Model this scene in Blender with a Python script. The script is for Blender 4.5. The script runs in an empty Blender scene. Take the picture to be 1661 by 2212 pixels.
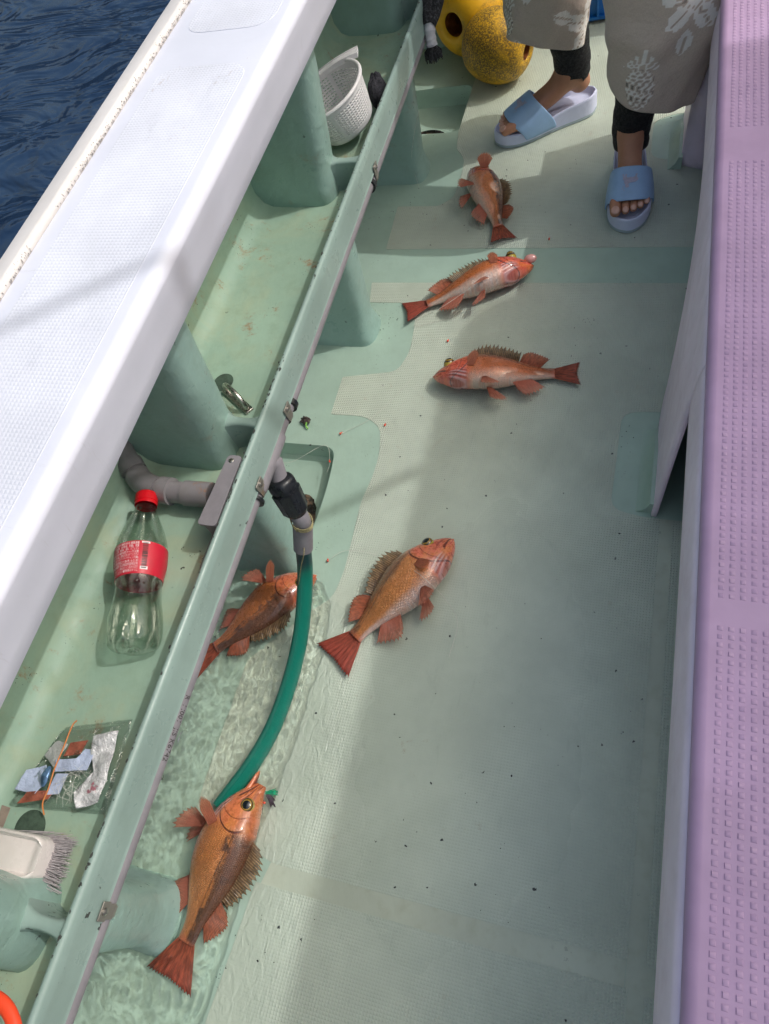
import bpy, bmesh, math, random
from mathutils import Vector, Matrix, noise
from mathutils.geometry import tessellate_polygon
R = math.radians
sc = bpy.context.scene
C = sc.collection
rnd = random.Random(7)

# ------------------------------------------------------------------ camera (calibrated from the photo's vanishing points)
CX, CY, FPX, IMW, IMH, CAMZ = 830.5, 1106.0, 1553.0, 1661.0, 2212.0, 1.15
_Y = Vector((1655 - CX, -1955 - CY, FPX)).normalized()
_X = -Vector((-4050 - CX, 580 - CY, FPX)); _X -= _X.dot(_Y) * _Y; _X.normalize()
_Z = _X.cross(_Y)
if _Z[1] > 0: _Z = -_Z
ROT = Matrix((_X, _Y, _Z))                       # photo axes (right, down, forward) -> world
cam = bpy.data.cameras.new('camera'); camo = bpy.data.objects.new('camera', cam); C.objects.link(camo)
cam.sensor_fit = 'VERTICAL'; cam.sensor_height = 24.0; cam.lens = FPX / IMH * 24.0
cam.clip_start = 0.02; cam.clip_end = 3000
m = Matrix((ROT.col[0], -ROT.col[1], -ROT.col[2])).transposed().to_4x4(); m.translation = (0, 0, CAMZ)
camo.matrix_world = m
sc.camera = camo

def ray(p): return ROT @ Vector((p[0] - CX, p[1] - CY, FPX))
def P(p, z=0.0):
    d = ray(p); t = (z - CAMZ) / d.z; return Vector((d.x * t, d.y * t, z))
def Py(p, y):
    d = ray(p); t = y / d.y; return Vector((d.x * t, y, CAMZ + d.z * t))
def Px(p, x):
    d = ray(p); t = x / d.x; return Vector((x, d.y * t, CAMZ + d.z * t))

# ------------------------------------------------------------------ light
SUN_EL, SUN_AZ = R(49), R(21)                    # azimuth measured from +x towards +y
sd = Vector((math.cos(SUN_EL) * math.cos(SUN_AZ), math.cos(SUN_EL) * math.sin(SUN_AZ), math.sin(SUN_EL)))
w = bpy.data.worlds.new("World"); sc.world = w; w.use_nodes = True
wn = w.node_tree.nodes; wl = w.node_tree.links
sky = wn.new('ShaderNodeTexSky'); sky.sky_type = 'NISHITA'; sky.sun_disc = False
sky.sun_elevation = SUN_EL; sky.sun_rotation = math.pi / 2 - SUN_AZ; sky.air_density = 2.5; sky.dust_density = 10.0; sky.ozone_density = 6.0
hz = wn.new('ShaderNodeHueSaturation'); hz.inputs['Saturation'].default_value = 0.85; hz.inputs['Value'].default_value = 1.5; wl.new(sky.outputs[0], hz.inputs['Color'])   # hazy sky
wl.new(hz.outputs[0], wn['Background'].inputs[0]); wn['Background'].inputs[1].default_value = 0.15
sl = bpy.data.lights.new('sun', 'SUN'); sl.energy = 2.0; sl.angle = R(0.55); sl.color = (1.0, 0.985, 0.965)
so = bpy.data.objects.new('sun', sl); C.objects.link(so); so.rotation_euler = sd.to_track_quat('Z', 'Y').to_euler(); so.location = (3, 2, 6)
sc.view_settings.view_transform = 'Standard'; sc.view_settings.look = 'None'
sc.view_settings.exposure = -0.50; sc.view_settings.gamma = 1.0
sc.cycles.max_bounces = 10; sc.cycles.transparent_max_bounces = 16; sc.cycles.sample_clamp_indirect = 6.0
sc.cycles.caustics_reflective = False

# ------------------------------------------------------------------ mesh helpers
class MB:
    def __init__(s): s.v = []; s.f = []; s.mi = []; s.a = {}
    def add(s, vs, fs, mi=0):
        o = len(s.v); s.v += [tuple(v) for v in vs]; s.f += [tuple(i + o for i in f) for f in fs]; s.mi += [mi] * len(fs); return o
    def box(s, x0, x1, y0, y1, z0, z1, mi=0):
        vs = [(x, y, z) for z in (z0, z1) for y in (y0, y1) for x in (x0, x1)]
        s.add(vs, [(0, 2, 3, 1), (4, 5, 7, 6), (0, 1, 5, 4), (2, 6, 7, 3), (0, 4, 6, 2), (1, 3, 7, 5)], mi)
    def loft(s, rings, closed=True, cap0=True, cap1=True, mi=0):
        n = len(rings[0]); vs = [p for r in rings for p in r]; fs = []
        for i in range(len(rings) - 1):
            for j in range(n if closed else n - 1):
                k = (j + 1) % n
                fs.append((i * n + j, i * n + k, (i + 1) * n + k, (i + 1) * n + j))
        if closed and cap0: fs.append(tuple(range(n - 1, -1, -1)))
        if closed and cap1: fs.append(tuple((len(rings) - 1) * n + j for j in range(n)))
        return s.add(vs, fs, mi)
    def tube(s, pts, rad, seg=16, cap=True, mi=0, flat=1.0):
        pts = [Vector(p) for p in pts]; n = len(pts)
        rs = rad if isinstance(rad, (list, tuple)) else [rad] * n
        t0 = (pts[1] - pts[0]).normalized()
        up = Vector((0, 0, 1)) if abs(t0.z) < .9 else Vector((1, 0, 0))
        nrm = (up - up.dot(t0) * t0).normalized(); rings = []
        for i in range(n):
            t = (pts[min(i + 1, n - 1)] - pts[max(i - 1, 0)]).normalized()
            nrm = (nrm - nrm.dot(t) * t).normalized(); b = t.cross(nrm)
            rings.append([pts[i] + rs[i] * (math.cos(2 * math.pi * j / seg) * b + flat * math.sin(2 * math.pi * j / seg) * nrm) for j in range(seg)])
        return s.loft(rings, True, cap, cap, mi)
    def lathe(s, prof, seg=32, M=None, mi=0, cap0=False, cap1=False):
        rings = []
        for (r, z) in prof:
            rings.append([(Vector((r * math.cos(2 * math.pi * j / seg), r * math.sin(2 * math.pi * j / seg), z))) for j in range(seg)])
        if M is not None: rings = [[M @ p for p in r] for r in rings]
        return s.loft(rings, True, cap0, cap1, mi)
    def prism(s, poly, z0, z1, mi=0):
        a = sum(poly[i][0] * poly[(i + 1) % len(poly)][1] - poly[(i + 1) % len(poly)][0] * poly[i][1] for i in range(len(poly)))
        if a < 0: poly = poly[::-1]
        n = len(poly); vs = [(p[0], p[1], z0) for p in poly] + [(p[0], p[1], z1) for p in poly]
        fs = [(i, (i + 1) % n, n + (i + 1) % n, n + i) for i in range(n)]
        for t in tessellate_polygon([[Vector((p[0], p[1], 0)) for p in poly]]):
            t = list(t); q = [poly[i] for i in t]
            ar = (q[1][0] - q[0][0]) * (q[2][1] - q[0][1]) - (q[2][0] - q[0][0]) * (q[1][1] - q[0][1])
            if ar < 0: t = t[::-1]
            fs.append(tuple(i + n for i in t)); fs.append(tuple(t[::-1]))
        s.add(vs, fs, mi)
    def grid(s, fn, nu, nv, closed_u=False, mi=0, skip=None):
        vs = [fn(i / (nu if closed_u else nu - 1), j / (nv - 1)) for j in range(nv) for i in range(nu)]; fs = []
        for j in range(nv - 1):
            for i in range(nu if closed_u else nu - 1):
                if skip and skip(i, j): continue
                k = (i + 1) % nu
                fs.append((j * nu + i, j * nu + k, (j + 1) * nu + k, (j + 1) * nu + i))
        return s.add(vs, fs, mi)
    def build(s, name, mats, parent=None, smooth=True, angle=40, bevel=0, solid=0, sub=0, offset=0, recalc=True):
        me = bpy.data.meshes.new(name); me.from_pydata(s.v, [], s.f); me.validate()
        for mm in (mats if isinstance(mats, (list, tuple)) else [mats]): me.materials.append(mm)
        if len(s.mi) == len(me.polygons): me.polygons.foreach_set('material_index', s.mi)
        for k, val in s.a.items():
            at = me.attributes.new(k, 'FLOAT_VECTOR', 'POINT'); at.data.foreach_set('vector', [c for v in val for c in v])
        bm = bmesh.new(); bm.from_mesh(me)
        if recalc: bmesh.ops.recalc_face_normals(bm, faces=bm.faces)
        bm.to_mesh(me); bm.free()
        if smooth:
            me.shade_smooth()
            if angle < 180: me.set_sharp_from_angle(angle=R(angle))
        o = bpy.data.objects.new(name, me); C.objects.link(o)
        if parent:
            o.parent = parent; o.matrix_parent_inverse = parent.matrix_world.inverted() if False else Matrix.Translation(-Vector(parent.location))
        if smooth and angle < 180 and not bevel:
            md = o.modifiers.new('wn', 'WEIGHTED_NORMAL'); md.keep_sharp = True; md.weight = 60
        if solid:
            md = o.modifiers.new('solid', 'SOLIDIFY'); md.thickness = solid; md.offset = offset
        if bevel:
            md = o.modifiers.new('bevel', 'BEVEL'); md.width = bevel; md.segments = 3; md.limit_method = 'ANGLE'; md.angle_limit = R(35)
        if sub:
            md = o.modifiers.new('sub', 'SUBSURF'); md.levels = sub; md.render_levels = sub
        return o

def tag(o, label=None, cat=None, group=None, kind=None):
    if label: o['label'] = label
    if cat: o['category'] = cat
    if group: o['group'] = group
    if kind: o['kind'] = kind
    return o
def empty(name, loc=(0, 0, 0), label=None, cat=None, group=None):
    o = bpy.data.objects.new(name, None); C.objects.link(o); o.location = loc; o.empty_display_size = .05
    return tag(o, label, cat, group)
def smoothpath(pts, n=8):
    pts = [Vector(p) for p in pts]; q = [2 * pts[0] - pts[1]] + pts + [2 * pts[-1] - pts[-2]]; out = []
    for i in range(1, len(q) - 2):
        for k in range(n):
            t = k / n; a, b, c, d = q[i - 1], q[i], q[i + 1], q[i + 2]
            out.append(.5 * ((2 * b) + (c - a) * t + (2 * a - 5 * b + 4 * c - d) * t * t + (3 * b - a - 3 * c + d) * t ** 3))
    out.append(pts[-1]); return out
def interp(xs, ys, x):
    if x <= xs[0]: return ys[0]
    for i in range(len(xs) - 1):
        if x <= xs[i + 1]:
            t = (x - xs[i]) / (xs[i + 1] - xs[i]); t0 = t
            # monotone-ish smooth (catmull)
            m0 = (ys[i + 1] - ys[max(i - 1, 0)]) / (xs[i + 1] - xs[max(i - 1, 0)]) * (xs[i + 1] - xs[i])
            j = min(i + 2, len(xs) - 1); m1 = (ys[j] - ys[i]) / (xs[j] - xs[i]) * (xs[i + 1] - xs[i])
            return (2 * t ** 3 - 3 * t * t + 1) * ys[i] + (t ** 3 - 2 * t * t + t) * m0 + (-2 * t ** 3 + 3 * t * t) * ys[i + 1] + (t ** 3 - t * t) * m1
    return ys[-1]
def sstep(a, b, x):
    t = max(0., min(1., (x - a) / (b - a))); return t * t * (3 - 2 * t)
def roundpoly(poly, r, n=6):
    out = []; L = len(poly)
    for i in range(L):
        a, b, c = Vector(poly[i - 1][:2]), Vector(poly[i][:2]), Vector(poly[(i + 1) % L][:2])
        rr = r[i] if isinstance(r, (list, tuple)) else r
        rr = min(rr, (a - b).length * .45, (c - b).length * .45)
        p0 = b + (a - b).normalized() * rr; p1 = b + (c - b).normalized() * rr
        if rr < 1e-4: out.append((b.x, b.y)); continue
        for k in range(n + 1):
            t = k / n; q = (1 - t) ** 2 * p0 + 2 * t * (1 - t) * b + t * t * p1; out.append((q.x, q.y))
    return out

# ------------------------------------------------------------------ material helpers
class NT:
    def __init__(s, name):
        s.m = bpy.data.materials.new(name); s.m.use_nodes = True; s.t = s.m.node_tree; s.n = s.t.nodes; s.l = s.t.links
        s.b = s.n['Principled BSDF']; s.out = s.n['Material Output']
    def new(s, t, **k):
        x = s.n.new(t)
        for a, v in k.items(): setattr(x, a, v)
        return x
    def link(s, a, b): s.l.new(a, b)
    def put(s, sock, v):
        if hasattr(v, 'is_output'): s.l.new(v, sock)
        else: sock.default_value = v
    def math(s, op, a, b=0.0, c=None, clamp=False):
        x = s.new('ShaderNodeMath', operation=op, use_clamp=clamp); s.put(x.inputs[0], a); s.put(x.inputs[1], b)
        if c is not None: s.put(x.inputs[2], c)
        return x.outputs[0]
    def pos(s): return s.new('ShaderNodeNewGeometry').outputs['Position']
    def attr(s, name): return s.new('ShaderNodeAttribute', attribute_name=name).outputs['Vector']
    def sep(s, v):
        x = s.new('ShaderNodeSeparateXYZ'); s.link(v, x.inputs[0]); return x.outputs
    def comb(s, a, b, c=0.0):
        x = s.new('ShaderNodeCombineXYZ'); s.put(x.inputs[0], a); s.put(x.inputs[1], b); s.put(x.inputs[2], c); return x.outputs[0]
    def noise(s, vec, scale, detail=3, rough=.5, dist=0., col=False):
        x = s.new('ShaderNodeTexNoise'); s.link(vec, x.inputs['Vector']); x.inputs['Scale'].default_value = scale
        x.inputs['Detail'].default_value = detail; x.inputs['Roughness'].default_value = rough; x.inputs['Distortion'].default_value = dist
        return x.outputs['Color' if col else 'Fac']
    def voro(s, vec, scale, feature='F1', out='Distance', rand=1.0):
        x = s.new('ShaderNodeTexVoronoi', feature=feature); s.link(vec, x.inputs['Vector']); x.inputs['Scale'].default_value = scale
        x.inputs['Randomness'].default_value = rand; return x.outputs[out]
    def ramp(s, f, a, b, lo=0.0, hi=1.0, smooth=True):
        x = s.new('ShaderNodeMapRange', interpolation_type='SMOOTHSTEP' if smooth else 'LINEAR'); s.put(x.inputs[0], f)
        for i, v in zip((1, 2, 3, 4), (a, b, lo, hi)): s.put(x.inputs[i], v)
        return x.outputs[0]
    def mix(s, f, a, b):
        x = s.new('ShaderNodeMix', data_type='RGBA'); s.put(x.inputs[0], f)
        s.put(x.inputs[6], a if hasattr(a, 'is_output') else (*a[:3], 1)); s.put(x.inputs[7], b if hasattr(b, 'is_output') else (*b[:3], 1)); return x.outputs[2]
    def bump(s, h, dist=.001, strength=1.0, prev=None):
        x = s.new('ShaderNodeBump'); s.put(x.inputs['Height'], h); x.inputs['Distance'].default_value = dist
        s.put(x.inputs['Strength'], strength)
        if prev is not None: s.link(prev, x.inputs['Normal'])
        return x.outputs[0]
    def map(s, vec, scale=(1, 1, 1), loc=(0, 0, 0), rot=(0, 0, 0)):
        x = s.new('ShaderNodeMapping'); s.link(vec, x.inputs[0]); x.inputs['Scale'].default_value = scale; x.inputs['Location'].default_value = loc; x.inputs['Rotation'].default_value = rot
        return x.outputs[0]
    def base(s, v): s.put(s.b.inputs['Base Color'], v if hasattr(v, 'is_output') else (*v[:3], 1))
    def set(s, **k):
        for a, v in k.items(): s.put(s.b.inputs[a.replace('_', ' ')], v)
    def normal(s, v): s.link(v, s.b.inputs['Normal'])

def S(r, g, b):                                   # sRGB 0-255 -> linear
    f = lambda c: (c / 255 / 12.92) if c < 11 else ((c / 255 + .055) / 1.055) ** 2.4
    return (f(r), f(g), f(b))
def plain(name, col, rough=.5, metal=0., vary=.12, nscale=30, bumpd=.0003, spec=.5, coat=0.):
    t = NT(name); p = t.pos(); n = t.noise(p, nscale, 4, .6)
    t.base(t.mix(t.ramp(n, .3, .7), [c * (1 - vary) for c in col], [min(1, c * (1 + vary)) for c in col]))
    t.set(Roughness=t.ramp(t.noise(p, nscale * 2.3, 3), .3, .7, rough * .8, min(1, rough * 1.2)), Metallic=metal, Specular_IOR_Level=spec, Coat_Weight=coat)
    if bumpd: t.normal(t.bump(t.noise(p, nscale * 6, 4, .6), bumpd))
    return t.m
def paint(name, col, rough=.42, rust=0., chips=0., brush=.0006, dirt=.25, yellow=0., lump=0.):
    t = NT(name); p = t.pos()
    n1 = t.noise(p, 5, 5, .6); n2 = t.noise(p, 38, 4, .6)
    c = t.mix(t.ramp(n1, .3, .75), [x * (1 - .10) for x in col], [min(1, x * 1.10) for x in col])
    c = t.mix(t.ramp(n2, .45, .8, 0, dirt), c, (col[0] * .72, col[1] * .70, col[2] * .62))
    if yellow: c = t.mix(t.ramp(t.noise(p, 9, 4, .65, .6), .42, .72, 0, yellow), c, (.50, .46, .25))
    if rust:
        r = t.math('MULTIPLY', t.ramp(t.noise(p, 13, 6, .75, .4), .57, .68), t.ramp(t.noise(p, 60, 3, .7), .35, .65))
        c = t.mix(t.math('MULTIPLY', r, rust), c, (.33, .14, .05))
    if chips:
        pd = t.new('ShaderNodeVectorMath', operation='ADD'); nz = t.noise(p, 160, 3, .6, col=True)
        sc2 = t.new('ShaderNodeVectorMath', operation='SCALE'); t.link(nz, sc2.inputs[0]); sc2.inputs['Scale'].default_value = .012; t.link(p, pd.inputs[0]); t.link(sc2.outputs[0], pd.inputs[1])
        v = t.voro(pd.outputs[0], 46); v2 = t.voro(pd.outputs[0], 150)
        ch = t.math('MAXIMUM', t.math('MULTIPLY', t.math('LESS_THAN', v, .13), t.ramp(t.noise(p, 9, 2), .60, .66)), t.math('MULTIPLY', t.math('LESS_THAN', v2, .13), t.ramp(t.noise(p, 13, 2), .58, .66)))
        c = t.mix(t.math('MULTIPLY', ch, chips), c, (.05, .055, .052))
    t.base(c); t.set(Roughness=t.ramp(n2, .3, .7, rough * .75, rough * 1.25))
    b = t.bump(t.noise(t.map(p, (1, .35, 1)), 90, 4, .6), brush)
    if lump: b = t.bump(t.noise(p, 38, 3, .6, .8), lump, 1.0, b)
    t.normal(b)
    return t.m
# ------------------------------------------------------------------ materials of the boat
GREEN = S(165, 189, 175)
M = {}
M['green'] = paint('green_paint', GREEN, .38, chips=1, dirt=.2)
M['trough'] = paint('trough_paint', S(154, 182, 164), .6, rust=.8, chips=1, dirt=.4, yellow=.3)
M['stay'] = paint('stay_paint', S(148, 178, 170), .36, chips=.6, dirt=.35, rust=.25, lump=.0016)
M['rail'] = paint('rail_paint', S(142, 164, 158), .34, chips=1, dirt=.15)
t = NT('white_gelcoat'); q_ = t.pos(); n_ = t.noise(q_, 6, 5, .6); W0 = S(220, 222, 235)
c = t.mix(t.ramp(n_, .3, .7), [k * .95 for k in W0], [min(1, k * 1.03) for k in W0])
c = t.mix(t.ramp(t.noise(t.map(q_, (1, 7, 1), rot=(0, 0, .9)), 12, 5, .75, .4), .60, .74, 0, .25), c, S(176, 172, 170))
c = t.mix(t.math('MULTIPLY', t.ramp(t.noise(q_, 24, 6, .8, .5), .64, .72, 0, .8), t.ramp(t.noise(q_, 3.1, 2), .50, .60)), c, S(168, 140, 116))
t.base(c); t.set(Roughness=t.ramp(n_, .3, .7, .30, .48)); t.normal(t.bump(t.noise(q_, 55, 4, .6), .00025, 1, t.bump(t.noise(q_, 7, 3), .0012))); M['white'] = t.m
M['strake'] = paint('strake_vinyl', S(224, 219, 217), .6, dirt=.25, brush=.0003)
M['lav'] = paint('bench_side_gelcoat', S(236, 220, 238), .5, dirt=.25, brush=.0004)
M['pink'] = plain('pink_deck_paint', S(178, 148, 181), .5, vary=.09, nscale=9, bumpd=.0002)
M['pvc'] = plain('grey_pvc', S(132, 128, 134), .42, vary=.08, nscale=40)
M['pvcdark'] = plain('dark_pvc', S(104, 100, 106), .4, vary=.1, nscale=40)
M['black'] = plain('black_rubber', (.012, .014, .018), .32, vary=.3, nscale=60)
M['steel'] = plain('stainless', (.5, .47, .43), .28, metal=1, vary=.15, nscale=120)
M['rusty'] = paint('weathered_steel', (.30, .28, .25), .4, rust=1, brush=.0003)
M['rusty'].node_tree.nodes['Principled BSDF'].inputs['Metallic'].default_value = .6
M['dark'] = plain('near_black', (.02, .018, .015), .6)

def mat_pyramid(name, col, pitch, height, rough, wet=False, dirtcol=None):
    t = NT(name); p = t.pos(); x, y, z = t.sep(p)
    h = t.math('MULTIPLY', t.math('MINIMUM', t.math('PINGPONG', x, pitch / 2), t.math('PINGPONG', y, pitch / 2)), 2 / pitch)
    n = t.noise(p, 6, 5, .6); n2 = t.noise(p, 50, 3, .6)
    c = t.mix(t.ramp(n, .3, .72), [k * .90 for k in col], [min(1, k * 1.08) for k in col])
    c = t.mix(t.ramp(n2, .5, .8, 0, .12), c, [k * .75 for k in col])
    pd = t.new('ShaderNodeVectorMath', operation='ADD'); sc2 = t.new('ShaderNodeVectorMath', operation='SCALE'); t.link(t.noise(p, 220, 3, .6, col=True), sc2.inputs[0]); sc2.inputs['Scale'].default_value = .008; t.link(p, pd.inputs[0]); t.link(sc2.outputs[0], pd.inputs[1])
    # scuffs, dried slime and faint rust on the mat
    sc_ = t.ramp(t.noise(t.map(p, (5, 1.2, 1), rot=(0, 0, .5)), 9, 5, .75, .5),   .58, .72, 0, .22); c = t.mix(sc_, c, [k * .62 for k in col])
    sl_ = t.ramp(t.noise(p, 2.1, 6, .7, 1.2),   .52, .66, 0, .14); c = t.mix(sl_, c, S(160, 172, 150))
    ru_ = t.math('MULTIPLY', t.ramp(t.noise(p, 17, 6, .8, .6), .60, .70, 0, .35), t.ramp(t.noise(p, 2.7, 2), .45, .6)); c = t.mix(ru_, c, S(150, 118, 84))
    sp = t.math('MULTIPLY', t.math('LESS_THAN', t.voro(pd.outputs[0], 30), .060), t.ramp(t.noise(p, 5, 2), .42, .5)) if wet else 0
    if wet:
        # water lies in the hollows of the mat: a wet patch of the deck itself
        dx = t.math('SUBTRACT', x, -.19); dy = t.math('SUBTRACT', y, .27)
        d = t.math('SQRT', t.math('ADD', t.math('MULTIPLY', t.math('MULTIPLY', dx, dx), 7.5), t.math('MULTIPLY', t.math('MULTIPLY', dy, dy), 2.1)))
        d = t.math('ADD', d, t.math('MULTIPLY', t.math('SUBTRACT', t.noise(p, 3.2, 4, .6), .5), .55))
        d2 = t.math('ADD', t.math('ADD', x, t.math('MULTIPLY', t.ramp(y, .36, .52), .3)), t.math('MULTIPLY', t.math('SUBTRACT', t.noise(p, 7, 4, .6), .5), .16)); w2 = t.ramp(d2, -.42, -.34, 1.0, 0.0)
        wm = t.math('MAXIMUM', t.ramp(d, .38, .88, 1.0, 0.0), w2)
        c = t.mix(t.math('MULTIPLY', wm, .18), c, [k * .72 for k in GREEN])
        c = t.mix(sp, c, (.03, .035, .035))
        t.set(Roughness=t.math('ADD', rough, t.math('MULTIPLY', wm, .24 - rough)))
        st = t.math('MULTIPLY', t.math('SUBTRACT', 1.0, t.math('MULTIPLY', wm, .72)), t.math('MAXIMUM', t.ramp(x, -.445, -.405, .12, 1.0), t.ramp(y, .38, .50)))   # silted hollows in the gutter
    else:
        st = 1.0; t.set(Roughness=rough)
    t.base(c)
    b = t.bump(h, height, st)
    b = t.bump(t.noise(p, 260, 3), .0002, .6, b)
    if wet: b = t.bump(t.math('MULTIPLY', t.noise(t.map(p, (1, .55, 1), rot=(0, 0, .6)), 85, 2, .4, 1.2), w2), .0022, 1.0, b)
    t.normal(b); return t.m
M['mat'] = mat_pyramid('nonskid_deck_mat', S(191, 201, 186), .0046, .0013, .5, True)
M['gun'] = mat_pyramid('nonskid_gunwale', S(222, 224, 236), .0044, .0004, .45)

# ------------------------------------------------------------------ sea, deck
def mat_sea():
    t = NT('sea_water'); p = t.pos()
    t.base(t.mix(t.ramp(t.noise(p, 1.7, 4, .6), .3, .7), (.011, .029, .070), (.019, .044, .095)))
    t.set(Roughness=.12, IOR=1.33, Specular_IOR_Level=.38)
    h = t.math('ADD', t.math('MULTIPLY', t.noise(t.map(p, (.8, 1.5, 1), rot=(0, 0, .35)), 2.3, 3, .5, .9), 1.0), t.math('MULTIPLY', t.noise(p, 8, 3, .5, .6), .07))
    t.normal(t.bump(h, .13)); return t.m
M['sea'] = mat_sea()
b = MB(); b.box(-900, 900, -900, 900, -5.5, -.62); sea = b.build('sea', M['sea'], smooth=False); tag(sea, kind='structure')

def noisep(x, y, z=0, s=1): return noise.noise(Vector((x * s, y * s, z)))
# deck sheet with two drain wells
W1 = roundpoly([(-.72, .735), (-.548, .735), (-.540, .655), (-.540, .575), (-.548, .505), (-.60, .49), (-.72, .49)], [.01, .03, .05, .05, .02, .01, .01])
W2 = roundpoly([(-.72, 1.93), (-.484, 1.945), (-.482, 1.737), (-.72, 1.737)], [.01, .03, .04, .01])
b = MB()
outer = [(-.80, -2.2), (1.05, -2.2), (1.05, 4.2), (-.80, 4.2)]
loops = [outer, W1[::-1], W2[::-1]]
flat = [q for l in loops for q in l]
b.add([(q[0], q[1], 0) for q in flat], [tuple(t) for t in tessellate_polygon([[Vector((q[0], q[1], 0)) for q in l] for l in loops])])
for Wl, dz in ((W1, -.042), (W2, -.048)):
    n = len(Wl); cx = sum(q[0] for q in Wl) / n; cy = sum(q[1] for q in Wl) / n
    def shr(q, k): return (cx + (q[0] - cx) * k, cy + (q[1] - cy) * k)
    rings = [[(q[0], q[1], 0) for q in Wl], [(*shr(q, .985), -.006) for q in Wl], [(*shr(q, .96), dz * .8) for q in Wl], [(*shr(q, .90), dz) for q in Wl]]
    b.loft(rings, True, False, False)
    b.add([(*shr(q, .90), dz) for q in Wl], [tuple(t) for t in tessellate_polygon([[Vector((*shr(q, .90), 0)) for q in Wl]])])
deck = b.build('deck', M['green'], angle=30); tag(deck, kind='structure')
# scupper holes in the wells: shallow ovals, hole darkness painted over wet brown
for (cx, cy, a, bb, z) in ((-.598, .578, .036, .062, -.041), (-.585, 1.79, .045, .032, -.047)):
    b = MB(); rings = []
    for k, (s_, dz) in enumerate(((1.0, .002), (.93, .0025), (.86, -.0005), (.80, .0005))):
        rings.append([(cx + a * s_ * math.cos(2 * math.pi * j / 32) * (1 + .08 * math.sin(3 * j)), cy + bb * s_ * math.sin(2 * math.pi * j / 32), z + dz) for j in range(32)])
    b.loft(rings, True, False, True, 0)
    sc_m = NT('painted_scupper_dark') if 'hole_dark' not in M else None
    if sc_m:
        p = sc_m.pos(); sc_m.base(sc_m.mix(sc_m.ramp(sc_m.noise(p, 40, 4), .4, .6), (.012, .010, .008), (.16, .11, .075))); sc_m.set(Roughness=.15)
        sc_m.normal(sc_m.bump(sc_m.noise(p, 60, 4), .004)); M['hole_dark'] = sc_m.m
    o = b.build('deck_drain_hole', M['hole_dark']); tag(o, kind='structure')

up = roundpoly([(-.580, 1.303), (.118, 1.303), (.118, 1.585), (.05, 1.585), (-.002, 1.60), (-.004, 1.735), (.05, 1.76), (.118, 1.76), (.118, 4), (-.475, 4), (-.482, 2.01), (-.484, 1.93), (-.486, 1.735), (-.478, 1.667), (-.449, 1.627), (-.446, 1.566), (-.448, 1.481), (-.481, 1.451), (-.586, 1.453)],
               [.004, .004, .004, .02, .03, .03, .02, .004, .004, .004, .01, .01, .01, .01, .03, .02, .03, .01, .004], 5)
p2 = roundpoly([(-.588, 1.193), (.115, 1.197), (.113, .868), (.055, .868), (-.003, .862), (-.006, .652), (.05, .642), (.077, .642), (.077, -.021), (-.436, -.022), (-.592, .02), (-.593, .095), (-.588, .275), (-.505, .378), (-.462, .415), (-.456, .471), (-.458, .53), (-.462, .619), (-.454, .662), (-.451, .721), (-.466, .790), (-.505, .814), (-.582, .814), (-.583, .913), (-.465, .935), (-.449, .99), (-.457, 1.083), (-.478, 1.131), (-.577, 1.131)],
               [.004, .004, .004, .02, .05, .045, .02, .004, .004, .004, .01, .01, .01, .02, .02, .01, .02, .02, .02, .03, .03, .02, .004, .004, .02, .04, .03, .02, .004], 5)
p3 = [(-.455, -.052), (.080, -.052), (.080, -1.2), (-.60, -1.2), (-.475, -.30)]
nar = [(.098, .640), (.122, .640), (.122, -.022), (.100, -.022)]
nar2 = [(.100, -.055), (.122, -.055), (.122, -1.2), (.100, -1.2)]
M['seam'] = paint('worn_seam_paint', S(186, 195, 178), .4, chips=.3, dirt=.5)
b = MB(); b.prism([(.0765, -1.2), (.1225, -1.2), (.1225, .6415), (.0765, .6415)], -.0005, .0004); b.prism([(-.447, -.0525), (-.44, -.0215), (.0760, -.0205), (.0760, -.0525)], -.0005, .0004)
o = b.build('deck_seam', M['seam'], smooth=False); tag(o, kind='structure')
for pl in (up, p2, p3, nar, nar2):
    b = MB(); b.prism(pl, -.0005, .0009); o = b.build('nonskid_panel', M['mat'], angle=30); tag(o, kind='structure')

# ------------------------------------------------------------------ gunwale
XG, ZG0, ZG1, XT = -.440, .663, .738, -.424; DX = .037
gw = empty('gunwale', (-.54, .5, .66), 'broad white gunwale with textured panels and a sand-flecked outer strake above the sea', 'gunwale')
Y0, Y1 = -2.0, 4.0
def gprof(y):
    e = .010 + .004 * noisep(y, 1.3, 0, .8)
    pts = [(XG, ZG0), (XG + .004, ZG0 + .018), (XT - .004, ZG1 - .028)]
    for k in range(7):
        a = k / 6 * math.pi / 2; pts.append((XT - .013 + .013 * math.cos(a), ZG1 - .013 + .013 * math.sin(a)))
    pts += [(XT - .02, ZG1), (-.48, ZG1), (-.54, ZG1), (-.570, ZG1), (-.5892, ZG1 - .001), (-.5894, ZG1 - .06), (-.604, .640), (-.718, .640), (-.718, ZG0 - .013), (-.60, ZG0 - .012), (XG - .012, ZG0 - .012), (XG - .008, ZG0 - .006)]
    return [(p[0], y, p[1]) for p in pts]
b = MB(); N = 90
b.loft([gprof(Y0 + (Y1 - Y0) * i / N) for i in range(N + 1)])
b.build('coaming', M['white'], gw, angle=50)
b = MB(); rings = []
for i in range(N * 5 + 1):
    y = Y0 + (Y1 - Y0) * i / (N * 5); j = .0012 * noisep(y, 0, 0, 40)
    rings.append([(x + DX, y, z) for x, z in ((-.6275, .640), (-.6275, ZG1 + .001), (-.6300 + j, ZG1 + .0055), (-.634 + j, ZG1 + .0065), (-.655, ZG1 + .003), (-.6625, ZG1 - .003), (-.6665, ZG1 - .016), (-.666, .66), (-.655, .64))])
b.loft(rings); st = b.build('rubbing_strake', M['strake'], gw, angle=50)
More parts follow.
